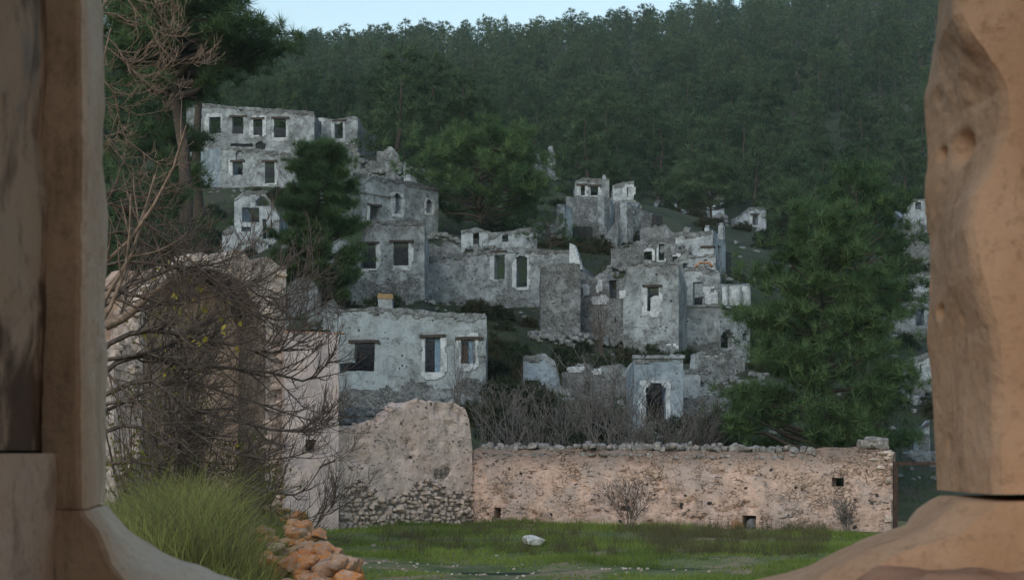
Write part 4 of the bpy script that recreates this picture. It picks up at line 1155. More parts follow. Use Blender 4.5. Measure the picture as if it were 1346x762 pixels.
# rubble wall with orange lichen running along the bank
rw = thing('rubble_wall', 'low tumbled fieldstone wall blotched with orange lichen at the lawn edge', 'wall', (-2.6, 24, 0))
def rstone(px, py, Y, s, shape=None, mat=None, sq=(1, 1, .8)):
    p = P(px, py, Y)
    k = s / F * Y
    stone('stone', BOULDER[shape if shape is not None else rnd.randrange(6)], mat or M['orange_rock'], rw, (p[0] + 2.6, p[1] - 24, p[2]), (k * sq[0], k * sq[1], k * sq[2]), (rnd.uniform(-.3, .3), rnd.uniform(-.3, .3), rnd.uniform(0, 6.2)))
for (a, b, Yq, n_, s0, s1, wpx) in [(425, 748, 18.3, 13, 22, 40, 38), (432, 728, 19.6, 8, 18, 32, 28), (390, 748, 18.4, 12, 20, 36, 42), (396, 726, 20.2, 11, 18, 32, 40), (400, 706, 22.2, 10, 14, 24, 22),
                                    (352, 742, 18.8, 9, 16, 30, 30), (355, 718, 20.8, 10, 14, 26, 28), (336, 700, 23, 8, 11, 18, 18), (392, 692, 24.6, 9, 12, 22, 12), (386, 678, 28, 8, 10, 17, 10), (366, 671, 31, 7, 9, 14, 12), (420, 770, 17.5, 12, 24, 44, 52)]:
    for q in range(n_):
        px = a + rnd.uniform(-1, 1) * wpx; py = b + rnd.uniform(-1, 1) * (8 if Yq < 23 else 4)
        m_ = M['orange_rock'] if (px > 384 and rnd.random() < .7) or rnd.random() < .25 else M['pink_rock']
        rstone(px, py, Yq + rnd.uniform(-.5, .5), rnd.uniform(s0, s1), None, m_, (1.15, 1, .78))

# ------------------------------------------------------------------ vegetation makers
def clump_tris(Cn, r, k, w, g, up=.35, tone=None, r0=.1):
    n = len(Cn)
    d = unit(g.normal(size=(n * k, 3)) + np.array([0, 0, up * 1.6]))
    c = np.repeat(Cn, k, 0)
    rr = (np.repeat(r, k) if np.ndim(r) else np.full(n * k, r)) * g.uniform(.55, 1.1, n * k)
    s = unit(np.cross(d, g.normal(size=(n * k, 3))))
    b = c + d * (rr * r0)[:, None]
    tip = c + d * rr[:, None]
    ww = (w * g.uniform(.7, 1.3, n * k))[:, None]
    V = np.stack([b - s * ww, b + s * ww, tip], 1).reshape(-1, 3)
    Fc = np.arange(len(V)).reshape(-1, 3)
    t = np.repeat(tone, k * 3) if tone is not None else None
    return V, Fc, t

def tubes_mesh(name, tubes, sides=3):
    VV, FF, base = [], [], 0
    ang = np.linspace(0, 2 * math.pi, sides, endpoint=False)
    ca, sa = np.cos(ang), np.sin(ang)
    for pts, rad in tubes:
        pts = np.asarray(pts); n = len(pts)
        tg = unit(np.gradient(pts, axis=0))
        ref = np.array([.3, .2, .93]) if abs(tg[0, 2]) < .8 else np.array([1., .1, 0])
        uu = unit(np.cross(tg, ref)); ww = np.cross(tg, uu)
        ring = pts[:, None, :] + (uu[:, None, :] * ca[None, :, None] + ww[:, None, :] * sa[None, :, None]) * np.asarray(rad)[:, None, None]
        VV.append(ring.reshape(-1, 3))
        i = np.arange(n * sides).reshape(n, sides) + base
        a, b, c, d = i[:-1], np.roll(i, -1, 1)[:-1], np.roll(i, -1, 1)[1:], i[1:]
        FF.append(np.stack([a.ravel(), b.ravel(), c.ravel(), d.ravel()], 1))
        base += n * sides
    return raw_mesh(name, np.concatenate(VV), np.concatenate(FF), 4, angle=0)

def pine(seed, H, Rd, cb, nl, per, k, cr, w, wide=.75, tip=.15, limbs=True, lean=0):
    """a pine: tapered trunk, limbs in loose whorls, needle clumps along them. returns trunk and crown meshes."""
    g = np.random.default_rng(seed)
    tubes, cen, rad, ton = [], [], [], []
    zz = np.linspace(0, H, 9)
    wob = np.cumsum(g.normal(0, .012 * H, (9, 2)), 0); wob[0] = 0
    tp = np.column_stack([wob[:, 0] + lean * zz, wob[:, 1], zz])
    tr = .022 * H * (1 - zz / H) ** .8 + .012
    tubes.append((tp, tr))
    for i in range(nl):
        t = ((i + g.uniform(0, 1)) / nl) ** .9
        z = cb * H + t * (H * .98 - cb * H)
        prof = ((1 - t) ** wide * .92 + .08) * min(1, .45 + t / tip * .55) if t < tip else (1 - t) ** wide * .92 + .08
        ln = Rd * prof * g.uniform(.6, 1.18)
        a = i * 2.399 + g.uniform(-.5, .5)
        o = np.array([np.interp(z, zz, tp[:, 0]), np.interp(z, zz, tp[:, 1]), z])
        rise = g.uniform(.05, .4) + .35 * t
        m = 5
        s = np.linspace(0, 1, m)[:, None]
        pts = o + np.array([math.cos(a), math.sin(a), 0]) * ln * s + np.array([0, 0, 1]) * ln * rise * s ** 1.4
        pts[1:] += g.normal(0, .035 * ln, (m - 1, 3))
        if limbs:
            tubes.append((pts, np.interp(np.linspace(0, 1, m), [0, 1], [.011 * H * (1 - t) + .02, .008])))
        nc = max(2, int(per * ln / Rd + .5))
        tone = g.uniform(-.1, .22)
        for q in range(nc):
            f = g.uniform(.42, 1) ** .6 if q else 1.0
            pt = np.array([np.interp(f, s[:, 0], pts[:, d]) for d in range(3)])
            pt = pt + g.normal(0, 1, 3) * np.array([.2, .2, .07]) * ln * .75 * f
            cen.append(pt); rad.append(cr * g.uniform(.7, 1.25)); ton.append(tone + g.uniform(-.1, .15))
    cen = np.array(cen)
    V, Fc, t = clump_tris(cen, np.array(rad), k, w, g, .45, np.array(ton))
    cc = np.repeat(cen, k * 3, 0)
    ax = V.copy(); ax[:, 2] -= cb * H + .25 * (1 - cb) * H
    nrm = unit(unit(V - cc) * .85 + unit(ax) * .35 + np.array([0, -.1, .7]))
    return tubes_mesh('pine_trunk', tubes, 5), raw_mesh('pine_crown', V, Fc, 3, smooth=True, angle=0, tone=t, normals=nrm)

def plant_pine(meshes, label, X, Y, s, rot, group=None, mats=None, name='pine_tree', z=None, sxy=1.0):
    root = thing(name, label, 'tree', (X, Y, (zt1(X, Y) if z is None else z) - .15), group, rot)
    a = link('trunk', meshes[0], M['bark'], root); b = link('crown', meshes[1], mats or M['needle'], root)
    a.scale = b.scale = (s * sxy, s * sxy, s)
    return root

# large single pines
def big_pine(label, px, top, Y, wpx, seed, cbase, nl, per, k, cr, w, mat='needle_near', wide=.75, tip=.15, zbase=None):
    X = (px - CX) / F * Y
    z = zt1(X, Y) if zbase is None else zbase
    H = ZC + (HY - top) / F * Y - z
    ms = pine(seed, H, wpx / 2 / F * Y, cbase, nl, per, k, cr, w, wide, tip)
    return plant_pine(ms, label, X, Y, 1.0, 0.0, None, M[mat], z=z + .15)
big_pine('largest full green pine standing behind the right end of the court wall', 1077, 279, 45, 280, 5, .02, 110, 28, 64, .42, .0085, wide=.5, tip=.05)
big_pine('tall pine rising just behind the largest right pine', 1132, 218, 72, 175, 6, .12, 74, 18, 46, .54, .015, 'needle_light', wide=.4, tip=.08)
big_pine('bushy bright green pine left of centre between the ruins', 421, 194, 66, 122, 7, .05, 84, 26, 64, .44, .0105, 'needle_light', wide=.34, tip=.06)
big_pine('wide spreading pine in front of the pale broken wall', 640, 180, 92, 200, 8, .16, 80, 20, 50, .66, .016, 'needle_light', wide=.36, tip=.1)
big_pine('very tall dark pine at the upper left reaching out of the picture', 250, -95, 55, 250, 9, .62, 100, 26, 46, .6, .014, wide=.34, tip=.1)
big_pine('broad pine crown behind the trunk of the very tall left pine', 268, -30, 68, 170, 21, .66, 60, 20, 46, .55, .014, wide=.3, tip=.2)
big_pine('dark pine filling the gap behind the very tall left pine', 205, 40, 62, 150, 19, .12, 76, 20, 40, .6, .015, wide=.4)
big_pine('dark pine behind the bare branches at the left jamb', 186, 120, 50, 165, 10, .08, 70, 18, 40, .5, .013, mat='needle', wide=.5)
big_pine('low dark pine beside the left jamb behind the bare branches', 148, 235, 44, 190, 11, .08, 64, 15, 38, .5, .013, mat='needle', wide=.5)
big_pine('small light green sapling pine on top of the arched pair ruin', 722, 284, 84, 80, 12, .05, 30, 8, 44, .3, .008, wide=.6, zbase=13.4)
big_pine('slender pale green pine between the spreading pine and the curved fragment', 692, 240, 100, 64, 13, .1, 40, 9, 44, .45, .011, wide=.7)
big_pine('pine hiding the low far ruin with the bluish wall', 935, 216, 132, 110, 14, .2, 56, 12, 46, .75, .017, mat='needle', wide=.5)
big_pine('round pine in front of the tiny white wall scrap', 893, 224, 140, 64, 15, .15, 44, 10, 44, .75, .017, mat='needle', wide=.5)
big_pine('pine left of the lone small forest ruin', 668, 185, 130, 75, 16, .15, 44, 10, 44, .75, .017, mat='needle', wide=.5)
big_pine('dark pine growing between the crest ruins', 803, 205, 125, 46, 17, .15, 40, 9, 44, .65, .016, mat='needle', wide=.6)
big_pine('pine leaning over the slanted far ruin', 1040, 240, 128, 90, 18, .1, 56, 12, 46, .75, .017, mat='needle', wide=.6)

# bare trees ---------------------------------------------------------
def spline(pts, n):
    pts = np.asarray(pts, float)
    q = np.concatenate([[2 * pts[0] - pts[1]], pts, [2 * pts[-1] - pts[-2]]])
    out = []
    m = len(pts) - 1
    for t in np.linspace(0, m - 1e-6, n):
        i = int(t); f = t - i
        a, b, c, d = q[i:i + 4]
        out.append(.5 * ((2 * b) + (c - a) * f + (2 * a - 5 * b + 4 * c - d) * f * f + (3 * b - a - 3 * c + d) * f ** 3))
    return np.array(out)
def twigs(out, pts, rad, level, g, dens, curl, lf=.38, ang=(.5, 1.0), minl=.12, r_end=.3, rmin=.0045):
    L = np.linalg.norm(np.diff(pts, axis=0), axis=1).sum()
    n = max(1, int(dens * L))
    for i in range(n):
        t = g.uniform(.18, .98)
        x = t * (len(pts) - 1); j = min(int(x), len(pts) - 2)
        p = pts[j] + (pts[j + 1] - pts[j]) * (x - j)
        d = unit(pts[j + 1] - pts[j])
        side = unit(np.cross(d, g.normal(size=3)))
        a = g.uniform(*ang)
        d = unit(d * math.cos(a) + side * math.sin(a) + np.array([0, 0, .12]))
        ln = max(minl, L * lf * g.uniform(.45, 1.1) * (1.1 - .5 * t))
        m = 6
        q = [p]
        for s in range(m - 1):
            d = unit(d + np.array([0, 0, curl * (s + 1) / m]) + g.normal(0, .1, 3))
            q.append(q[-1] + d * ln / (m - 1))
        q = np.array(q)
        r0 = max(rmin, rad * (1 - .6 * t) * .55)
        out.append((q, np.linspace(r0, max(rmin * .7, r0 * r_end), m)))
        if level > 1:
            twigs(out, q, r0, level - 1, g, dens * 1.5, curl, .5, ang, minl * .8, r_end, rmin)
def bare_tree(name, label, limbs, mat, seed, dens, curl, level=2, cat='tree', lf=.38, group=None, base=None):
    g = np.random.default_rng(seed)
    p0 = limbs[0][0][0]
    root = thing(name, label, cat, tuple(base if base is not None else p0), group)
    tips = []
    for kk, (pts, r0) in enumerate(limbs):
        c = spline(pts, 14); c = c + g.normal(0, .015, c.shape)
        tubes = [(c, np.linspace(r0, r0 * .22, 14))]
        twigs(tubes, c, r0, level, g, dens * (.12 if kk == 0 else 1), curl, lf)
        tips += [t[0][-1] for t in tubes[1:]]
        me = tubes_mesh('branch', [(q - np.array(root.location), r) for q, r in tubes], 4)
        link('branch', me, mat, root)
    return root, tips
def px_limb(pts, Y0, dY, r, g):
    n = len(pts)
    return ([P(a, b, Y0 + dY * i / max(1, n - 1) + g.uniform(-.2, .2)) for i, (a, b) in enumerate(pts)], r)
g1 = np.random.default_rng(3)
fig = [px_limb(p, 27, d, r, g1) for p, d, r in [
    ([(95, 760), (95, 640), (100, 560), (105, 480), (100, 400)], .2, .16),
    ([(102, 500), (160, 442), (230, 440), (300, 452), (370, 462), (425, 430)], 1.6, .06),
    ([(102, 520), (170, 470), (250, 478), (340, 486), (405, 500), (440, 462)], 2.2, .055),
    ([(102, 540), (190, 500), (260, 540), (350, 562), (410, 565), (440, 528)], 1.2, .05),
    ([(100, 580), (180, 560), (250, 606), (330, 640), (395, 648), (428, 602)], .6, .045),
    ([(100, 610), (200, 610), (300, 660), (385, 694), (418, 688), (447, 645)], .2, .04),
    ([(102, 450), (170, 410), (255, 388), (335, 372), (395, 330)], 2.0, .05),
    ([(102, 430), (180, 372), (270, 352), (360, 392), (418, 352)], 1.4, .045),
    ([(102, 540), (190, 530), (290, 588), (360, 602), (420, 590)], -.6, .04),
    ([(102, 480), (200, 460), (300, 415), (380, 420), (430, 395)], 2.6, .045),
    ([(102, 560), (180, 520), (240, 500), (310, 520), (385, 545), (432, 560)], 1.9, .04)]]
figtree, figtips = bare_tree('fig_tree', 'dark leafless fig tree spreading upturned branches before the arched hall', fig, M['twig_dark'], 5, 6.2, .30, 2, lf=.32)
link('dead_limb', tubes_mesh('dead_limb', [(spline([P(138, 428, 27), P(165, 416, 27.1), P(190, 394, 27.2), P(212, 378, 27.3)], 8) - np.array(figtree.location), np.linspace(.1, .05, 8))], 7), M['twig_pale'], figtree)
red = [px_limb(p, 23, d, r, g1) for p, d, r in [
    ([(88, 790), (90, 620), (96, 450), (92, 300), (96, 180)], .2, .12),
    ([(94, 300), (150, 270), (220, 318), (290, 372), (345, 425)], 1.2, .035),
    ([(94, 330), (160, 305), (240, 352), (310, 402), (370, 430)], 2, .035),
    ([(94, 350), (170, 345), (250, 352), (320, 330), (362, 290)], 2.4, .03),
    ([(94, 380), (170, 400), (240, 440), (290, 500)], .6, .03),
    ([(94, 280), (150, 250), (200, 270), (255, 330)], .4, .028),
    ([(94, 400), (150, 380), (230, 400), (310, 380), (352, 352)], 1.6, .03),
    ([(94, 440), (150, 500), (210, 560), (260, 600)], .2, .03)]]
bare_tree('bare_tree', 'reddish brown leafless tree with a dense tangle of twigs at the left jamb', red, M['twig_red'], 8, 6.5, .12, 2, lf=.36)
pale = [px_limb(p, 19, d, r, g1) for p, d, r in [
    ([(88, 820), (92, 500), (98, 250), (95, 60), (100, -80)], .1, .09),
    ([(97, 20), (142, 52), (184, 100), (241, 81), (274, 84)], .8, .02),
    ([(97, 90), (144, 112), (163, 173), (212, 214), (236, 208)], .4, .02),
    ([(97, 40), (147, 68), (194, 108), (222, 70), (236, 31)], 1.2, .02),
    ([(97, -60), (150, -20), (200, 40), (232, 40), (250, 0)], .6, .02),
    ([(97, 10), (150, 20), (190, 30), (215, -20)], .9, .018),
    ([(97, 150), (140, 180), (180, 232), (222, 250)], .5, .018),
    ([(97, 120), (150, 140), (200, 150), (240, 120)], 1.3, .018)]]
bare_tree('bare_tree', 'pale tan leafless tree with curling twigs at the upper left', [(a_, b_ * (.7 if b_ < .05 else 1)) for a_, b_ in pale], M['twig_pale'], 9, 8.0, .26, 2, lf=.32)

TH = [(168, 27.5, 500, 90), (215, 28, 470, 100), (262, 28.5, 520, 90), (310, 29.5, 560, 80), (345, 31, 600, 60), (185, 26.5, 585, 80), (240, 29.5, 380, 110)]
thick = []
# yellow leaves still on the fig
gl = np.random.default_rng(12)
def leaf_mesh():
    pts = [(0, 0), (.3, .18), (.5, .1), (.62, .42), (.42, .5), (.5, .8), (.22, .72), (0, 1.05), (-.22, .72), (-.5, .8), (-.42, .5), (-.62, .42), (-.5, .1), (-.3, .18)]
    V = [(0, .45, .03)] + [(x, y, -.12 * x * x + .05 * y * y) for x, y in pts]
    Fc = [(0, i + 1, (i + 1) % len(pts) + 1) for i in range(len(pts))]
    me = raw_mesh('fig_leaf', np.array(V), np.array(Fc), 3, angle=0)
    me.materials.append(M['yellow_leaf']); return me
LM = leaf_mesh()
for i in range(64):
    px, py = (gl.normal(238, 34), gl.normal(408, 34)) if i < 40 else (gl.uniform(160, 330), gl.uniform(420, 600))
    p = P(px, py, 27.4 + gl.uniform(-.5, .8))
    o = bpy.data.objects.new('leaf', LM)
    s = gl.uniform(.06, .15) * (1.0 if i < 40 else .8)
    o.location = Vector(p) - figtree.location; o.scale = (s, s, s); o.rotation_euler = tuple(gl.uniform(-1.3, 1.3, 2)) + (gl.uniform(0, 6.2),)
    C.objects.link(o); o.parent = figtree

# evergreen scrub ----------------------------------------------------
def shrub_mesh(seed, n, k, w, r):
    g = np.random.default_rng(seed)
    d = unit(g.normal(size=(n, 3))); d[:, 2] = np.abs(d[:, 2])
    cen = d * (g.uniform(.25, .95, n) ** .6)[:, None] * np.array([1, 1, .85])
    cen += .18 * np.stack([vn(cen * 2 + seed, 1.3, q) for q in range(3)], 1)
    V, Fc, t = clump_tris(cen, r, k, w, g, .3, g.uniform(-.15, .3, n))
    return raw_mesh('shrub_leaves', V, Fc, 3, smooth=False, tone=t)
SHR = [shrub_mesh(s, 90, 26, .02, .3) for s in range(5)]
SHR2 = [shrub_mesh(s + 10, 90, 26, .02, .3) for s in range(3)]
for m_ in SHR: m_.materials.append(M['shrub'])
for m_ in SHR2: m_.materials.append(M['shrub_olive'])
def put_shrub(label, X, Y, s, h, olive=False, group=None, z=None, name='shrub'):
    me = rnd.choice(SHR2 if olive else SHR)
    o = bpy.data.objects.new(name, me)
    o.location = (X, Y, (zt1(X, Y) if z is None else z) - .05); o.scale = (s, s, h); o.rotation_euler = (0, 0, rnd.uniform(0, 6.28))
    C.objects.link(o)
    return tag(o, label, 'shrub', group)
# grey leafless shrubs behind the court wall
def shrub_bare(name, label, X, Y, h, w, ns, mat, seed, group, lean=0, dens=3.2, cat='shrub', r=.02, z=None, rmin=.005):
    g = np.random.default_rng(seed)
    zb = zt1(X, Y) if z is None else z
    tubes = []
    for i in range(ns):
        a = g.uniform(0, 6.283); sp = g.uniform(.15, 1) * w
        hh = h * g.uniform(.65, 1.05)
        pts = [np.array([g.uniform(-.15, .15) * w, g.uniform(-.15, .15) * w, -.2]), np.array([math.cos(a) * sp * .35, math.sin(a) * sp * .35, hh * .4]), np.array([math.cos(a) * sp * .8 + lean, math.sin(a) * sp * .8, hh * .8]), np.array([math.cos(a) * sp + lean * 1.3, math.sin(a) * sp, hh])]
        c = spline(pts, 9) + g.normal(0, .02, (9, 3))
        rr = r * g.uniform(.7, 1.3)
        tubes.append((c, np.linspace(rr, rr * .25, 9)))
        twigs(tubes, c, rr, 2, g, dens / max(.6, h) * 2.6, .12, .36, rmin=rmin)
    me = tubes_mesh('bare_shrub', tubes, 3)
    return tag(link(name, me, mat, None, (X, Y, zb)), label, cat, group)
for i, (px, Y, top, wpx) in enumerate(TH):
    X = (px - CX) / F * Y; z = zt1(X, Y); h = ZC + (HY - top) / F * Y - z
    o = shrub_bare('thicket_shrub', 'dense brown leafless thicket shrub with a few yellow-green leaves below the fig branches', X, Y, h, wpx / 2 / F * Y * 1.3, 16, M['twig_dark'] if i % 2 else M['twig_red'], 300 + i, 'thicket shrubs at the foot of the arched hall', 0, 2.6, 'shrub', .016, None, .004)
    n_l = 150
    g_ = np.random.default_rng(320 + i)
    cen = np.column_stack([g_.normal(0, wpx / 2 / F * Y * .55, n_l), g_.normal(0, .5, n_l), h * g_.uniform(.1, .95, n_l)])
    Vq, Fq, tq = clump_tris(cen, .09, 3, .03, g_, .1, g_.uniform(0, .9, n_l))
    link('leaves', raw_mesh('thicket_leaves', Vq, Fq, 3, smooth=False, tone=tq), M['thicket_leaf'], o)['kind'] = 'stuff'
GB = 'grey leafless shrubs behind the court wall'
ORD = 'first second third fourth fifth sixth seventh eighth ninth tenth eleventh twelfth thirteenth'.split()
SP = [640, 672, 706, 742, 776, 806, 838, 872, 902, 660, 760, 815, 926]
for i, (px, Y, top, wpx) in enumerate([(640, 44.5, 522, 70), (672, 47, 500, 80), (706, 45, 512, 80), (742, 48, 472, 84), (776, 46, 486, 84), (806, 49, 462, 84), (838, 46, 500, 80), (872, 45, 540, 70), (902, 46, 535, 66), (660, 51, 500, 70), (760, 44, 540, 80), (815, 44, 540, 80), (926, 47, 520, 60)]):
    X = (px - CX) / F * Y; z = zt1(X, Y)
    h = ZC + (HY - top) / F * Y - z
    shrub_bare('bare_shrub', 'grey leafless twiggy shrub behind the court wall, %s from the left of the thicket' % ORD[sorted(SP).index(px)], X, Y, h * (.78 + .3 * ((i * 37) % 10) / 10), wpx / 2 / F * Y * 1.7, 15, M['twig_grey'], 40 + i, GB, 0, 3.4, 'shrub', .026, None, .0065)
    put_shrub('dark leafy bush under the grey leafless shrubs behind the court wall', X + rnd.uniform(-1, 1), Y + rnd.uniform(-.5, 2), rnd.uniform(.9, 1.5), rnd.uniform(1.0, 1.9), i % 3 == 0, 'dark bushes behind the court wall')
X = (826 - CX) / F * 36.3
shrub_bare('bare_bush', 'small wispy leafless bush growing against the pink court wall', X, 36.3, 1.15, .7, 12, M['twig_dark'], 71, None, 0, 3.6, 'bush', .012, 0)
shrub_bare('bare_bush', 'small dry bush at the dark-stained end of the pink wall', (1112 - CX) / F * 35.3, 35.3, .8, .4, 10, M['twig_grey'], 73, None, 0, 3.6, 'bush', .01, 0)
shrub_bare('bare_bush', 'thin grey saplings growing at the right foot of the wide grey house', (600 - CX) / F * 52.6, 52.6, 2.4, 1.0, 14, M['twig_grey'], 74, None, 0, 2.4, 'bush', .014)
shrub_bare('bare_bush', 'dark leafless bush in the gap below the ragged recess', (790 - CX) / F * 68, 68, 3.0, .9, 14, M['twig_dark'], 75, None, 0, 2.4, 'bush', .016)

put_shrub('big brownish olive bush in the hollow between the crest and the dark ruin wall', (795 - CX) / F * 77, 77, 1.7, 2.4, True)
put_shrub('brownish olive bush leaning on the crest foot, lower left of the hollow', (768 - CX) / F * 76, 76, 1.1, 1.6, True)
for i, (px, py, Y) in enumerate([(412, 436, 36.2), (398, 436, 36.3), (428, 437, 36.3)]):
    p = P(px, py, Y); put_shrub(['small green tuft in the middle of the rose pier top', 'leftmost green tuft on the rose pier top', 'rightmost green tuft on the rose pier top'][i], p[0], Y, .2, .16, False, 'tufts on the rose pier', p[2], 'wall_tuft')
def in_foot(x, y, pad=0):
    return any(a - pad < x < b + pad and c - pad < y < d + pad for a, b, c, d in FOOT)
GS = 'low evergreen shrubs on the terraces'
cnt = 0; tries = 0
while cnt < 290 and tries < 9000:
    tries += 1
    Y = rnd.uniform(45, 135); px = rnd.uniform(180, 1260)
    X = (px - CX) / F * Y
    if in_foot(X, Y, .2): continue
    s = rnd.uniform(.45, 1.3)
    if Y < 56 and 440 < px < 640: s *= .6
    put_shrub('low dark evergreen shrub among the ruins' if cnt % 3 else 'low olive-brown scrub bush among the ruins', X, Y, s, s * rnd.uniform(.7, 1.2), cnt % 3 == 0, GS if cnt % 3 else 'olive-brown scrub bushes on the terraces')
    cnt += 1
for i in range(24):   # dark scrub filling the gap right of the wide grey house and under the low walls
    px = rnd.uniform(642, 712) if i < 17 else rnd.uniform(740, 830); Y = rnd.uniform(50, 64) if i < 17 else rnd.uniform(61.5, 66)
    X = (px - CX) / F * Y
    put_shrub('dense dark scrub bush in the gap right of the wide grey house' if i < 17 else 'scrub bush on the grass strip below the ragged recess', X, Y, rnd.uniform(.8, 1.4), rnd.uniform(.8, 1.5), i % 4 == 0, 'scrub bushes in the gap' if i < 17 else 'scrub bushes on the grass strip')
# shrubs grown inside the roofless shells
for k, h in enumerate(HOUSES):
    if h['D'] < 3.4: continue
    th = h['th']; nx, ny = -math.sin(th), math.cos(th)
    for q in range(max(1, int(h['L'] / 2.6))):
        u = (q + .5) * h['L'] / max(1, int(h['L'] / 2.6))
        x = h['A'][0] + math.cos(th) * u + nx * h['D'] * .5; y = h['A'][1] + math.sin(th) * u + ny * h['D'] * .5
        put_shrub('dark shrub growing inside a roofless ruin', x, y, .8, 1.0, False, 'shrubs inside the roofless ruins', h['zb'] + .2)

# rocks scattered on the slope
GR = 'pale boulders on the village slope'
cnt = 0
for (a, b, c, d, n_, Y0, Y1) in [(468, 575, 205, 228, 26, 94, 106), (640, 712, 420, 465, 10, 60, 66), (690, 980, 440, 470, 14, 58, 66), (1010, 1060, 330, 390, 6, 80, 110), (540, 640, 180, 300, 6, 95, 110)]:
    for i in range(n_):
        Y = rnd.uniform(Y0, Y1); px = rnd.uniform(a, b); X = (px - CX) / F * Y
        if in_foot(X, Y): continue
        s = rnd.uniform(.3, 1.0) * (1.4 if Y0 == 94 else .6)
        o = stone('boulder', BOULDER[rnd.randrange(6)], M['grey_rock'], None, (X, Y, zt1(X, Y) + s * .15), (s, s, s * .7), (rnd.uniform(-.4, .4), rnd.uniform(-.4, .4), rnd.uniform(0, 6)))
        tag(o, 'pale grey boulder lying on the village slope', 'boulder', GR)

def rubble_stuff():
    base = []
    for me in ROCK[:4]:
        v = np.empty(len(me.vertices) * 3, np.float32); me.vertices.foreach_get('co', v)
        f = np.empty(len(me.polygons) * 4, np.int32); me.loops.foreach_get('vertex_index', f)
        base.append((v.reshape(-1, 3), f.reshape(-1, 4)))
    g = np.random.default_rng(77)
    VV, FF, n = [], [], 0
    for k in range(3600):
        if g.uniform() < .88:   # heaps at the feet of the ruins
            h = HOUSES[g.integers(len(HOUSES))]
            u = g.uniform(-.5, h['L'] + .5); d = abs(g.normal(0, .9)) + .1
            x = h['A'][0] + math.cos(h['th']) * u + math.sin(h['th']) * d; y = h['A'][1] + math.sin(h['th']) * u - math.cos(h['th']) * d
        else:
            y = g.uniform(45, 112); x = (g.uniform(200, 1230) - CX) / F * y
        v, f = base[g.integers(4)]
        sz = g.uniform(.1, .34) * (1 + y / 160)
        a = g.uniform(0, 6.28)
        Rm = np.array([[math.cos(a), -math.sin(a), 0], [math.sin(a), math.cos(a), 0], [0, 0, .7]]) * sz
        VV.append((v @ Rm.T, x, y, sz)); FF.append(f + n); n += len(v)
    z = zt([q[1] for q in VV], [q[2] for q in VV])
    V = np.concatenate([q[0] + np.array([q[1], q[2], zz + q[3] * .12]) for q, zz in zip(VV, z)])
    tag(link('rubble', raw_mesh('rubble', V, np.concatenate(FF), 4, angle=35), M['grey_rock']), 'fallen grey rubble strewn between the ruins', 'rubble', kind='stuff')
rubble_stuff()

# ------------------------------------------------------------------ grass
def blades(Bs, hgt, w, g, lean=.5, segs=1):
    n = len(Bs)
    a = g.uniform(0, 6.283, n); s = np.stack([np.cos(a), np.sin(a), 0 * a], 1)
    l = g.normal(0, lean, (n, 2)); tip = np.column_stack([l * hgt[:, None], hgt])
    ww = (w * g.uniform(.6, 1.3, n))[:, None]
    if segs == 1:
        V = np.stack([Bs - s * ww, Bs + s * ww, Bs + tip], 1).reshape(-1, 3)
        return V, np.arange(len(V)).reshape(-1, 3)
    mid = Bs + np.column_stack([l * hgt[:, None] * .32, hgt * .62])
    tip[:, 2] *= g.uniform(.8, 1.05, n)
    V = np.stack([Bs - s * ww, Bs + s * ww, mid - s * ww * .7, mid + s * ww * .7, Bs + tip], 1).reshape(-1, 3)
    i = np.arange(n)[:, None] * 5
    return V, np.concatenate([i + np.array([[0, 1, 3]]), i + np.array([[0, 3, 2]]), i + np.array([[2, 3, 4]])])
gg = np.random.default_rng(4)
lawnx, lawny = np.meshgrid(np.linspace(-6.5, 11, 90), np.linspace(17, 41.2, 100), indexing='ij')
Vl = np.stack([lawnx.ravel(), lawny.ravel(), zt(lawnx.ravel(), lawny.ravel()) + .012], 1)
il = np.arange(90 * 100).reshape(90, 100)
tag(link('lawn', raw_mesh('lawn', Vl, np.stack([il[:-1, :-1].ravel(), il[1:, :-1].ravel(), il[1:, 1:].ravel(), il[:-1, 1:].ravel()], 1), 4, angle=0), M['lawn']), kind='structure')
n_ = 120000
Yb = 19 + (40.5 - 19) * gg.uniform(0, 1, n_) ** 1.15
pxb = gg.uniform(330, 1200, n_)
Xb = (pxb - CX) / F * Yb
S = np.stack([Xb, Yb, 0 * Xb], 1)
dens = fbm(S, .55, 21, 4)
for (a_, b_, Y_, r_) in [(520, 748, 24.5, 1.3), (800, 752, 23.8, 1.2), (470, 742, 25.5, .8), (640, 757, 23, .8)]:   # worn earth
    dens = dens - 1.1 * np.exp(-(((Xb - (a_ - CX) / F * Y_) / r_) ** 2 + ((Yb - Y_) / .8) ** 2))
keep = (dens > -.1 + .3 * gg.normal(size=n_) * .6) & (Yb < np.interp(Xb, [cw['A'][0], cw['B'][0]], [cw['A'][1], cw['B'][1]]) - .05)
Bs = np.column_stack([Xb, Yb, zt(Xb, Yb) + .01])[keep]
hg = (.04 + .15 * np.clip(dens[keep] + .3, 0, 1.2)) * gg.uniform(.5, 1.3, len(Bs)) * np.where(Bs[:, 1] > 34, 1.2, 1.0)
Vg, Fg = blades(Bs, hg, .011, gg)
tone = np.repeat(np.clip(fbm(Bs, .5, 31, 4) * .9 + .35 - .018 * (Bs[:, 1] - 24), -.2, .9), 3)
tag(link('lawn_grass', raw_mesh('lawn_grass', Vg, Fg, 3, smooth=False, tone=tone), M['grass']), 'short green grass covering the court floor', 'grass', kind='stuff')
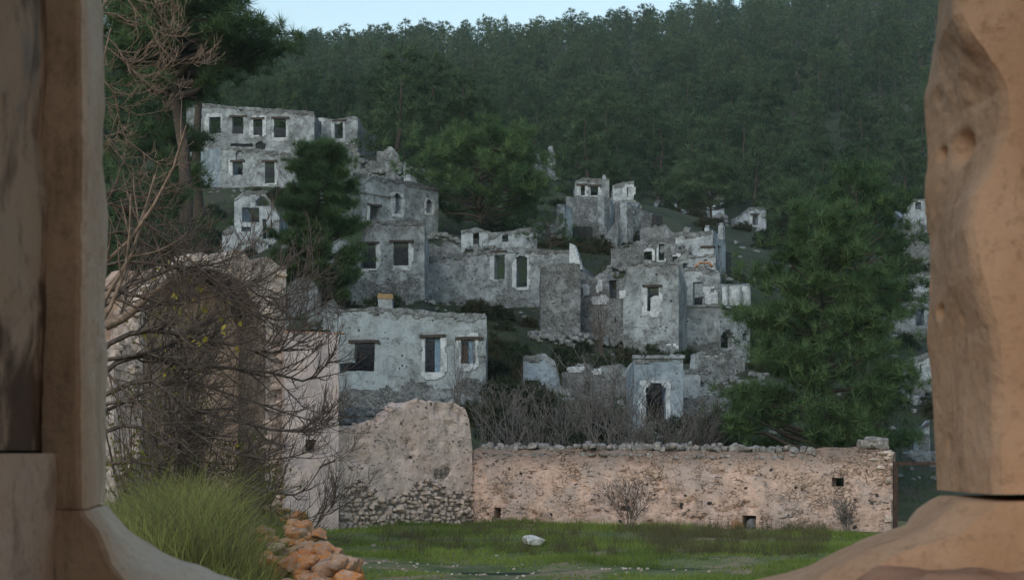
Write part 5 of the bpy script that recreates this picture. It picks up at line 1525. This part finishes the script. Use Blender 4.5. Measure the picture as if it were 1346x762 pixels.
def pebbles():
    g = np.random.default_rng(55); VV, FF, n = [], [], 0
    me = ROCK[2]
    v = np.empty(len(me.vertices) * 3, np.float32); me.vertices.foreach_get('co', v); v = v.reshape(-1, 3)
    f = np.empty(len(me.polygons) * 4, np.int32); me.loops.foreach_get('vertex_index', f); f = f.reshape(-1, 4)
    P_ = []
    for k in range(130):
        a_, b_, r_ = [(520, 24.5, 1.3), (800, 23.8, 1.3), (470, 25.5, .9), (640, 23, 1.0), (700, 29, 5)][g.integers(5)]
        P_.append(((a_ - CX) / F * b_ + g.normal(0, r_ * .7), b_ + g.normal(0, .6 if r_ < 4 else 4), g.uniform(.02, .07) * (1 if r_ < 4 else 1.6)))
    z = zt([q[0] for q in P_], [q[1] for q in P_])
    for (x, y, sz), zz in zip(P_, z):
        a = g.uniform(0, 6.28)
        Rm = np.array([[math.cos(a), -math.sin(a), 0], [math.sin(a), math.cos(a), 0], [0, 0, .6]]) * sz
        VV.append(v @ Rm.T + np.array([x, y, zz + .012 + sz * .15])); FF.append(f + n); n += len(v)
    tag(link('pebbles', raw_mesh('pebbles', np.concatenate(VV), np.concatenate(FF), 4, angle=35), M['wall_stone']), 'small pale stones on the worn court floor', 'pebbles', kind='stuff')
pebbles()
# dry brown weeds on the lawn
n_ = 420
Yw = gg.uniform(27, 36.5, n_); pxw = np.where(gg.uniform(0, 1, n_) < .6, gg.uniform(860, 1090, n_), gg.uniform(500, 900, n_)); Xw = (pxw - CX) / F * Yw
bx = np.repeat(np.column_stack([Xw, Yw, zt(Xw, Yw)]), 22, 0); bx[:, :2] += gg.normal(0, .07, (len(bx), 2))
Vg, Fg = blades(bx, gg.uniform(.12, .42, len(bx)), .006, gg, .35)
tag(link('dry_weeds', raw_mesh('dry_weeds', Vg, Fg, 3, smooth=False), M['dry_grass']), 'dry brown weeds standing in the lawn', 'weeds', kind='stuff')
# tall wild grass on the left bank
tuf = []
for k in range(130):
    Y = gg.uniform(16.5, 25); px = gg.normal(252, 58)
    if not 95 < px < 362: continue
    hmax = np.interp(px, [95, 150, 200, 250, 290, 330, 365], [.75, .95, 1.2, 1.45, 1.2, .85, .5]) * gg.uniform(.35, 1.2)
    X = (px - CX) / F * Y; m_ = int(gg.uniform(70, 170))
    q = np.column_stack([X + gg.normal(0, .16, m_), Y + gg.normal(0, .16, m_), np.full(m_, hmax), np.full(m_, gg.uniform(-.1, .55)), gg.normal(0, .22, m_) * 0 + gg.normal(.0, .16), np.full(m_, 0)])
    tuf.append(q)
tuf = np.concatenate(tuf)
Bs = np.column_stack([tuf[:, 0], tuf[:, 1], zt(tuf[:, 0], tuf[:, 1])])
hg = np.maximum(tuf[:, 2] * gg.uniform(.35, 1.05, len(Bs)), .2)
Vg, Fg = blades(Bs, hg, .0085, gg, .48, 2)
Vg = Vg.reshape(-1, 5, 3); Vg[:, 4, 0] += tuf[:, 4] * hg; Vg[:, 2:4, 0] += (tuf[:, 4] * hg * .35)[:, None]; Vg = Vg.reshape(-1, 3)
tn = np.repeat(np.clip(tuf[:, 3] + gg.uniform(-.1, .2, len(Bs)), -.1, .8), 5)
tag(link('tall_grass', raw_mesh('tall_grass', Vg, Fg, 3, smooth=False, tone=tn), M['tall_grass']), 'tall wild grass on the bank at the left', 'grass', kind='stuff')
n_ = 1500
pxt = gg.normal(255, 55, n_); Yt = gg.uniform(16.5, 24, n_); ok = (pxt > 140) & (pxt < 350); pxt, Yt = pxt[ok], Yt[ok]
Xt = (pxt - CX) / F * Yt; Bs = np.column_stack([Xt, Yt, zt(Xt, Yt)])
Vg, Fg = blades(Bs, gg.uniform(.7, 1.5, len(Bs)), .004, gg, .3, 2)
tag(link('dry_stalks', raw_mesh('dry_stalks', Vg, Fg, 3, smooth=False), M['dry_grass']), 'dry tan grass stalks standing in the tall grass', 'grass', kind='stuff')
# grass on the rubble wall and on the terraces
n_ = 2600
pxt = gg.uniform(330, 405, n_); Yt = 18.5 + (pxt - 330) * 0 + gg.uniform(0, 11, n_); pyt = 762 - (Yt - 17.5) * 7.4 - gg.uniform(0, 1, n_) * 4
pt = np.array([P(a, b, c) for a, b, c in zip(pxt, pyt, Yt)])
pt[:, 2] = np.minimum(pt[:, 2], .72)
Vg, Fg = blades(pt - np.array([0, 0, .1]), gg.uniform(.1, .3, n_), .006, gg, .4, 2)
tag(link('wall_grass', raw_mesh('wall_grass', Vg, Fg, 3, smooth=False), M['tall_grass']), 'grass growing among the tumbled orange stones', 'grass', kind='stuff')
n_ = 46000
Yt = gg.uniform(44, 110, n_); pxt = gg.uniform(180, 1240, n_); Xt = (pxt - CX) / F * Yt
Bs = np.column_stack([Xt, Yt, zt(Xt, Yt) - .03])
dn = fbm(Bs, .2, 8, 3); ok = dn > -.1
Bs = Bs[ok]
Vg, Fg = blades(Bs, gg.uniform(.15, .45, len(Bs)) * (Bs[:, 1] / 70), .02, gg, .4)
tn = np.repeat(np.clip(fbm(Bs, .15, 25, 3) * .6, -.1, .6), 3)
M['slope_grass'] = leafy('slope_grass_blades', (.035, .05, .022), (.1, .11, .05))
tag(link('slope_grass', raw_mesh('slope_grass', Vg, Fg, 3, smooth=False, tone=tn), M['slope_grass']), 'rough grass on the terraces between the ruins', 'grass', kind='stuff')

# ------------------------------------------------------------------ pine forest on the hill
FAR = [pine(100 + i, 9.0, [2.9, 2.5, 3.3, 2.3, 3.0, 2.7][i], .06, 50, 15, 22, [.68, .6, .7, .56, .66, .62][i], .028, [.42, .55, .34, .62, .42, .5][i], .14, limbs=False) for i in range(6)]
PROT = []
for h, lo in [(w, 0) for w in HOUSES]:
    xs_ = [q[0] for q in h['top']] + [q for p in h.get('panels', []) for q in p['x']]
    ys_ = [q[1] for q in h['top']]
    PROT.append((min(xs_), max(xs_), min(ys_), h['base'], min(h['Y'])))
cand = []
fr = random.Random(11)
Yc = 104.0
while Yc < 500:
    st = 5.9 + (Yc - 104) * .004
    wl = (-90 - CX) / F * Yc; wr = (1262 - CX) / F * Yc
    x = wl + fr.uniform(0, st)
    while x < wr:
        X = x + fr.uniform(-.42, .42) * st; Y = Yc + fr.uniform(-.45, .45) * st
        px = X / Y * F + CX
        x += st
        ylim = 142 if px < 420 else (132 if px < 480 else (118 if px < 700 else (138 if px < 850 else 112)))
        if Y < ylim: continue
        if in_foot(X, Y, 1.2): continue
        cand.append((X, Y, px))
    Yc += st * .92
cz = zt([c[0] for c in cand], [c[1] for c in cand])
trees = []
for (X, Y, px), z in zip(cand, cz):
    s = fr.choice([fr.uniform(.4, .75), fr.uniform(.65, 1.0), fr.uniform(.8, 1.2)]) * (1.0 if Y < 300 else .92)
    H = 9.0 * s
    top = HY - (z + H - ZC) / Y * F; bot = HY - (z - ZC) / Y * F
    hw = 2.7 * s / Y * F
    bad = False
    for (x0, x1, y0, y1, YH) in PROT:
        if Y < YH and px + hw > x0 - 1 and px - hw < x1 + 1 and top < y1 - (y1 - y0) * .12 and bot > y0:
            bad = True; break
    if bad: continue
    trees.append((H / Y, X, Y, z, s))
trees.sort(key=lambda q: (100 < q[1] / q[2] * F + CX < 1232, q[0]), reverse=True)
GF = 'pine trees of the hillside forest'
for i, (_, X, Y, z, s) in enumerate(trees[:300]):
    plant_pine(FAR[fr.randrange(6)], 'dark green pine in the dense forest covering the hillside', X, Y, s, fr.uniform(0, 6.28), GF, M['needle'], z=z, sxy=fr.uniform(.85, 1.15))
# the remaining, farthest trees: one joined mass
FAR2 = [pine(200 + i, 9.0, [3.0, 2.6, 3.3, 2.8][i], .08, 31, 7, 9, [.95, .88, 1.0, .9][i], .075, [.42, .55, .36, .48][i], .14, limbs=False) for i in range(4)]
def arr(me, n):
    v = np.empty(len(me.vertices) * 3, np.float32); me.vertices.foreach_get('co', v)
    f = np.empty(len(me.polygons) * n, np.int32); me.loops.foreach_get('vertex_index', f)
    return v.reshape(-1, 3), f.reshape(-1, n)
FA = []
for a, b in FAR2:
    t = np.empty(len(b.vertices), np.float32); b.attributes['tone'].data.foreach_get('value', t)
    nn = np.empty(len(b.vertices) * 3, np.float32); b.attributes['custom_normal'].data.foreach_get('vector', nn)
    FA.append((arr(a, 4), arr(b, 3), t, nn.reshape(-1, 3)))
VV, FF, TT, NN, V2, F2, n1, n2 = [], [], [], [], [], [], 0, 0
for (_, X, Y, z, s) in trees[300:]:
    (tv, tf), (cv, cf), t, nn = FA[fr.randrange(4)]
    a = fr.uniform(0, 6.28); q = fr.uniform(.85, 1.15) * s
    Rm = np.array([[math.cos(a) * q, -math.sin(a) * q, 0], [math.sin(a) * q, math.cos(a) * q, 0], [0, 0, s]])
    o = np.array([X, Y, z - .15])
    VV.append(cv @ Rm.T + o); FF.append(cf + n1); n1 += len(cv); TT.append(t + fr.uniform(-.1, .45))
    NN.append(nn @ np.array([[math.cos(a), -math.sin(a), 0], [math.sin(a), math.cos(a), 0], [0, 0, 1]]).T)
    V2.append(tv @ Rm.T + o); F2.append(tf + n2); n2 += len(tv)
fo = thing('forest', 'dense pine forest running up to the ridge', 'forest')
fo['kind'] = 'stuff'
tag(link('foliage', raw_mesh('forest_foliage', np.concatenate(VV), np.concatenate(FF), 3, smooth=True, angle=0, tone=np.concatenate(TT), normals=np.concatenate(NN)), M['needle'], fo), kind='stuff')
tag(link('trunks', raw_mesh('forest_trunks', np.concatenate(V2), np.concatenate(F2), 4, angle=0), M['bark'], fo), kind='stuff')
print('TRIS', sum(len(m.polygons) * 2 if m.polygons and len(m.polygons[0].vertices) == 4 else len(m.polygons) for m in bpy.data.meshes if m.users))
print('forest trees', len(trees), 'crown tris', sum(len(f) for f in FF))

# ------------------------------------------------------------------ evening air between here and the ridge
def haze():
    m = bpy.data.materials.new('evening_haze'); m.use_nodes = True
    t = m.node_tree
    for x in list(t.nodes):
        if x.type != 'OUTPUT_MATERIAL': t.nodes.remove(x)
    v = t.nodes.new('ShaderNodeVolumePrincipled')
    v.inputs['Color'].default_value = (.8, .95, 1.0, 1)
    v.inputs['Density'].default_value = .00021
    v.inputs['Anisotropy'].default_value = 0.0
    t.links.new(v.outputs[0], [x for x in t.nodes if x.type == 'OUTPUT_MATERIAL'][0].inputs['Volume'])
    zs = []
    dg = bpy.context.evaluated_depsgraph_get()
    zs = [(o.matrix_world @ Vector(c)).z for o in scn.objects if o.type == 'MESH' for c in o.bound_box]
    tag(link('haze', box_mesh('haze', -1000, 1000, -400, 1500, min(zs) - 1.5, max(zs) + 4), m), 'thin blue evening haze', kind='stuff')
haze()
